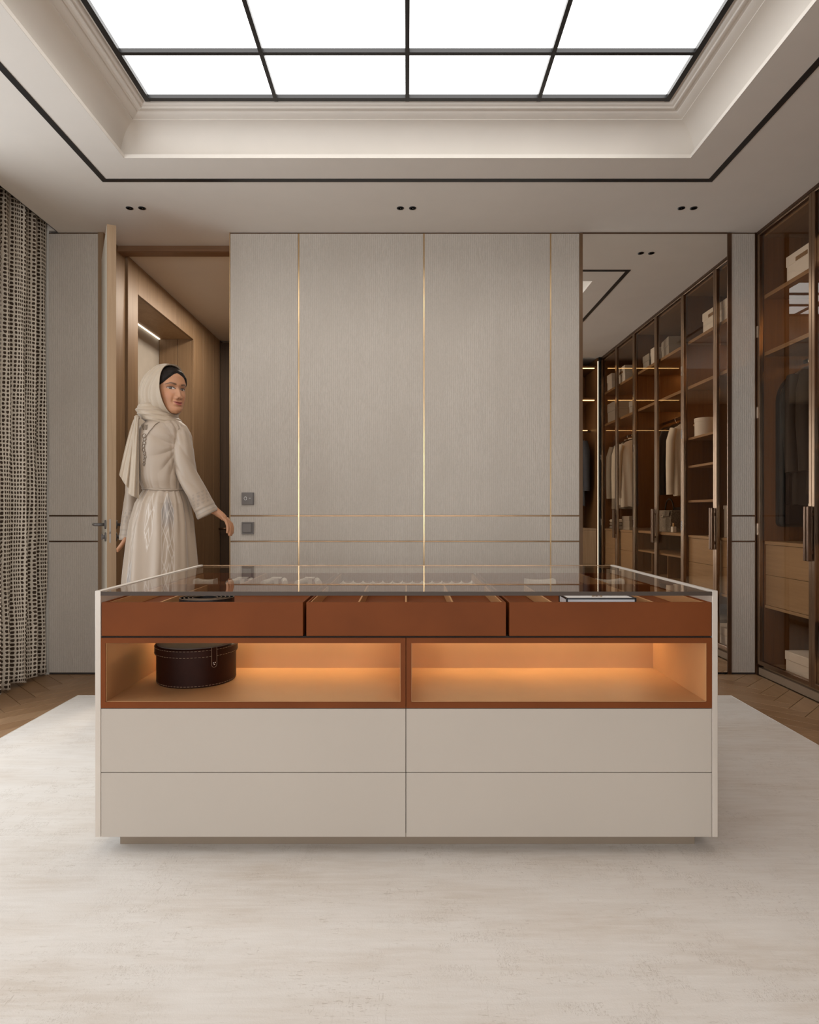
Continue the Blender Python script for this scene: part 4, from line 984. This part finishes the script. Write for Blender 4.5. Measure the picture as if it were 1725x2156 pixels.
# ---- skirt with woven bands
sk = [(1.118,304,386,.090),(1.085,296,392,.108),(1.049,288,398,.122),(.951,277,406,.142),(.828,270,411,.156),(.705,264,415,.166),(.35,252,426,.19),(.022,243,436,.205)]
t = np.array(sk); ns = 300; zs_ = np.linspace(1.118, .022, ns); zs_ = np.concatenate([np.linspace(1.118, .68, 230), np.linspace(.675, .022, 50)]); ns = len(zs_)
L_ = np.interp(-zs_, -t[:,0], t[:,1]); R_ = np.interp(-zs_, -t[:,0], t[:,2]); D_ = np.interp(-zs_, -t[:,0], t[:,3])
na2 = 720; ta_ = np.linspace(0, 2*PI, na2, endpoint=False); SR = []; SCOL = []
for i in range(ns):
    z = zs_[i]; s = (1.118-z)/1.1
    cx = ((L_[i]+R_[i])/2-858)*3.3/FPX; a = (R_[i]-L_[i])/2/407
    wv = ta_+.06*np.sin(2*ta_+1)+.03*np.sin(9*s+3*ta_)
    pl = .45*np.sin(21*wv)*max(.25,1-3*s)+.40*np.sin(9*wv+1.2)+.15*np.sin(37*wv+2*s)*max(0,1-5*s)+.22*np.sin(13*wv+2)
    amp = .004+.010*min(1, s*5)*(.6+.8*s)
    rr = 1+0*ta_
    ca, sa = np.cos(ta_), np.sin(ta_)
    SR.append(np.stack([cx+(a+amp*pl)*ca, 3.30+(D_[i]+amp*pl)*sa, np.full(na2, z)], 1))
    c = np.tile(ROBE*1.02, (na2, 1))
    wob = .006*np.sin(31*z)
    for ac, wd, z0, z1 in ((4.10,.030,1.02,.0),(4.62,.030,1.10,.80),(5.22,.044,1.10,.0),(3.3,.03,1.02,.0),(0.4,.04,1.1,.0),(1.4,.04,1.1,.0),(2.4,.04,1.1,.0)):
        u = (ta_-ac)*(a+.05)
        if not (z1-.02 < z < z0): continue
        wz = wd*min(1, (z0-z)/.10+.15)*min(1, max(0, (z-z1)/.10 if z1 > .1 else 1))
        ins = np.abs(u) < wz
        if z1 < .1: gf = np.clip((wz-np.abs(u))/.004, 0, 1)*max(0, math.sin(z*15+ac))*.8; c = c*(1-gf[:,None])+np.array([.23,.205,.19])*gf[:,None]
        tri = lambda q, w: np.clip(1-np.abs(((q) % 1)-.5)/w, 0, 1)
        ph1 = tri((z+np.abs(u+wob)*3.6)/.088, .16); ph2 = tri((z-np.abs(u-wob)*3.0)/.150, .09); ed_ = np.clip(1-np.abs(np.abs(u)-wz*.92)/.004, 0, 1)
        ln = np.maximum(np.maximum(ph1, ph2), ed_*.8)*np.clip((wz-np.abs(u))/.003, 0, 1)*.8
        c = c*(1-ln[:,None])+np.array([.56,.49,.42])*ln[:,None]
    SCOL.append(c)
skirt = MB().grid(SR, close_u=True).build('skirt', M['robe'], person, smooth=True); setcol(skirt, np.concatenate(SCOL))
# belt cord
bp = [(((304+386)/2-858)*3.3/FPX+.104*math.cos(a), 3.3+.0935*math.sin(a), 1.121+.005*math.sin(a*2+.6)) for a in np.linspace(0, 2*PI, 60)]
MB().tube(bp, .0052, 8).build('belt_cord', M['robe_plain'], person, smooth=True)
# ---- sleeves
def sleeve(path, rad, name, ph0):
    P_ = [np.array(p) for p in path]; tt = np.linspace(0, len(P_)-1, 90)
    pts = np.stack([np.interp(tt, range(len(P_)), [p[k] for p in P_]) for k in range(3)], 1)
    for _ in range(6): pts[1:-1] = (pts[:-2]+2*pts[1:-1]+pts[2:])/4
    rr = np.interp(tt, range(len(P_)), rad); rings = []; nn = 72; prev = None
    for i in range(len(pts)):
        tg = pts[min(i+1, 89)]-pts[max(i-1, 0)]; tg /= np.linalg.norm(tg)
        if prev is None: a = np.cross([0,1,0], tg); a /= np.linalg.norm(a)
        else: a = prev-tg*np.dot(prev, tg); a /= np.linalg.norm(a)
        prev = a; b = np.cross(tg, a); s = i/89
        an = np.linspace(0, 2*PI, nn, endpoint=False)
        r = rr[i]*(1+.05*np.sin(3*an+7*s+ph0)*np.sin(PI*s)+.17*(np.abs(np.sin(5.5*s*1.6+1.6*an+ph0))**.7-.6)*np.sin(PI*min(1, s*1.12))**.7+.10*(np.abs(np.sin(5*an+2.5*s))**.7-.6)*np.exp(-(s/.22)**2))
        if s > .88: r = r*(1+.02*np.sin(80*s))
        rings.append(pts[i]+np.outer(np.cos(an)*r, a)+np.outer(np.sin(an)*r, b))
    e = rings[-1]; inner = [pts[-1]+(q-pts[-1])*.93 for q in (e,)]
    inn2 = [pts[-8]+(rings[-8]-pts[-8])*.88]
    mb = MB().grid(rings+inner+inn2, close_u=True, cap0=True)
    o = mb.build(name, M['robe'], person, smooth=True)
    c = np.tile(ROBE, (len(mb.v), 1)); idx = np.arange(len(mb.v))//nn; s = idx/89; an = (np.arange(len(mb.v)) % nn)*2*PI/nn
    for lo, hi in ((.905,.915),(.955,.966),(.984,1.0)): c[(s > lo) & (s < hi)] = (.26,.205,.155)
    emb = (s > .74) & (s < .87) & (np.sin(an*7+s*60)*np.sin(s*120-an*5) > .25); c[emb] = (.27,.21,.16)
    emb = (s > .917) & (s < .952) & (np.sin(an*26) > .4); c[emb] = (.30,.25,.20)
    setcol(o, c); return o
sleeve(A((378,903,3.29),(383,920,3.27),(386,945,3.265),(388,970,3.265),(394,995,3.265),(404,1018,3.27),(416,1042,3.275),(428,1064,3.285),(438.5,1084,3.29)), [.036,.047,.051,.051,.049,.049,.051,.054,.058], 'sleeve', 0)
sleeve(A((306,905,3.39),(298,930,3.42),(292,965,3.45),(285,1000,3.465),(280,1035,3.455),(276,1070,3.44),(271,1105,3.425),(268,1138,3.415)), [.040,.044,.044,.043,.041,.040,.040,.042], 'sleeve', 1.4)
# ---- embroidery down the back of the bodice and the yoke
def surf(px_, py_):
    i = int(np.argmin(np.abs(ys_-py_))); r = BR[i]; q = r[r[:,1] < 3.30]
    pxs = 858+q[:,0]*FPX/q[:,1]; k = int(np.argmin(np.abs(pxs-px_))); p = q[k].copy(); p[1] -= .003; return p
em = MB(); em2 = MB()
for k in range(9):
    y0 = 922+k*7.2; xx = 303+1.3*math.sin(k*1.3)+.35*k*.5; w_ = 3.4-.22*k
    em.tube([tuple(surf(xx+w_*math.cos(a), y0+4.2*math.sin(a))) for a in np.linspace(0, 2*PI, 12)], .0013, 6)
    em2.sphere(tuple(surf(xx+.6*(-1)**k, y0)), .0022, 8, 6)
em.tube([tuple(surf(336-k*2.6, 893+abs(k)**1.25*1.55)) for k in range(0, 13)], .0014, 6)
for k in range(6): em.tube([tuple(surf(299+k*2.4, 897+k*.4)), tuple(surf(300.5+k*2.0, 903+k*.5)), tuple(surf(301.5+k*1.4, 909+k*.2))], .0010, 5)
em.build('embroidery', M['thread_dark'], person, smooth=True)['kind'] = 'stuff'
em2.build('beads', M['thread'], person, smooth=True)['kind'] = 'stuff'
# ---- hair: cap with a centre parting, lying on the skull
hz = (.079-.30*np.abs(Xl)-9.0*Xl**2)
msk = (Zg > hz-.001) & (Yl > .002-.02*(Zg > .1))
off = .0055*sm(Zg-hz, 0, .012)*(1-.75*g_(Xl, .0022))
nrm = np.stack([Xl/.07**2, np.clip(Yl,0,1)/.085**2, Zg/.115**2], -1); nrm /= np.linalg.norm(nrm, axis=-1, keepdims=True)+1e-9
Hp = tow(np.stack([Xl, Yl, Zg], -1)+nrm*(off+.0006)[...,None])
hm = MB(); idm = -np.ones((nz, nf), int); k = 0; vs = []
for i in range(nz):
    for j in range(nf):
        if msk[i,j]: idm[i,j] = k; vs.append(tuple(Hp[i,j])); k += 1
fs = []
for i in range(nz-1):
    for j in range(nf):
        q = (idm[i,j], idm[i,(j+1)%nf], idm[i+1,(j+1)%nf], idm[i+1,j])
        if min(q) >= 0: fs.append(q)
hm.add(vs, fs).build('hair', M['hair'], person, smooth=True)
# ---- headscarf shell
npsi, nt_ = 220, 90
def bordery(ps):
    u_ = np.cos(ps); return .034+.012*np.clip(u_,0,1)**2-.012*(1-np.abs(u_))+.010*np.clip(-u_,0,1)+.027*np.sin(ps)*(.55+.45*np.clip(1-u_,0,1))
psi = np.linspace(0, 2*PI, npsi, endpoint=False); rows = []
for i in range(nt_):
    t_ = PI/2*(i/(nt_-1))
    up = np.cos(psi)
    bb_ = 1+.085*np.sin(2*psi)**2*(up > 0)
    bx_ = .0815*np.sin(psi)*bb_; bz_ = np.where(up > 0, .1265*up, .124*up)*bb_
    by_ = bordery(psi)
    rad = np.cos(t_)**.62*(1+.42*math.sin(t_))
    xs_ = bx_*rad*(1+.30*math.sin(2*t_)*(.5+.5*np.clip(-up+.6,0,1.2)))
    zs2 = bz_*rad*np.where(up > 0, 1-.18*math.sin(t_)**2-.13*math.sin(2*t_), 1+.02*math.sin(2*t_))
    yb_ = -.150+.02*np.clip(up,0,1)
    yy = by_+(yb_-by_)*math.sin(t_)**1.05
    pm = np.minimum(psi, 2*PI-psi); q_ = 7.5*(t_-.20*pm+.05*np.sin(3*pm)); fold = (.0130*(np.abs(np.sin(q_))**.65-.62)+.0060*(np.abs(np.sin(q_*1.9+.9))**.6-.6))*math.sin(min(PI/2, t_*3.0))*math.cos(t_)**.8
    nrm_ = 1+fold/.09
    rows.append(tow(np.stack([xs_*nrm_, yy-fold*.5, zs2*nrm_], 1)))
first = [rows[0]*1.0]
bb_ = 1+.085*np.sin(2*psi)**2*(np.cos(psi) > 0)
lipr = [tow(np.stack([.0815*np.sin(psi)*bb_*.95, bordery(psi)-.008, np.where(np.cos(psi) > 0, .1265, .124)*np.cos(psi)*bb_*.955], 1))]
hs = MB().grid(lipr+rows, close_u=True, cap1=True).build('headscarf', M['scarf'], person, smooth=True)
# wrap of the scarf round the neck
wr_ = [(850,300,362,.070),(860,292,368,.085),(868,288,372,.092),(876,291,377,.094),(884,297,383,.096),(891,303,388,.096),(894,306,389,.092)]
yw, (Lw_, Rw_, Dw_) = interp_rows(wr_, 60); rows = []; an = np.linspace(0, 2*PI, 120, endpoint=False)
for i in range(60):
    s = i/59; ro = 1+.022*np.sin(26*s+1.5*np.sin(an+.5)+2*np.cos(an)) +.008*np.sin(50*s-3*an)
    dz = (-.010*np.sin(an)*0+.016*np.cos(an)*(-1)*(.3+.7*s))
    c = at((Lw_[i]+Rw_[i])/2, yw[i], 3.31); a = (Rw_[i]-Lw_[i])/2/407
    rows.append(np.stack([c[0]+a*np.cos(an)*ro, c[1]+Dw_[i]*np.sin(an)*ro, c[2]+dz], 1))
MB().grid(rows, close_u=True).build('scarf_wrap', M['scarf'], person, smooth=True)
# loose tail of the scarf in two layers
def tail(top, botL, botR, Y, ph0, name):
    rows = []; nu_ = 44
    (tl, tr_, ty) = top
    for j in range(60):
        s = j/59; row = []
        e = s**.75
        for i in range(nu_):
            u = i/(nu_-1)
            xl = tl+(botL[0]-tl)*e; xr = tr_+(botR[0]-tr_)*e
            yl = ty+(botL[1]-ty)*s; yr = ty+(botR[1]-ty)*s
            dY = .016*math.sin(2*PI*(.9*u)+ph0)*(.35+.65*s)+.004*math.sin(2*PI*2.1*u+ph0+2*s)
            row.append(tuple(at(xl+(xr-xl)*u, yl+(yr-yl)*u, Y+dY-.02*math.sin(PI*s*.5))))
        rows.append(row)
    o = MB().grid(rows).build(name, M['scarf'], person, smooth=True); m = o.modifiers.new('t', 'SOLIDIFY'); m.thickness = .0025
    return o
tail((284,291,879), (251,1000), (272,1032), 3.235, .4, 'scarf_tail')
tail((286,293,878), (270,1040), (293,1051), 3.215, 1.9, 'scarf_tail')
MB().sphere(tuple(at(289,879,3.235)), (.014,.016,.012), 16, 10).build('scarf_knot', M['scarf'], person, smooth=True)
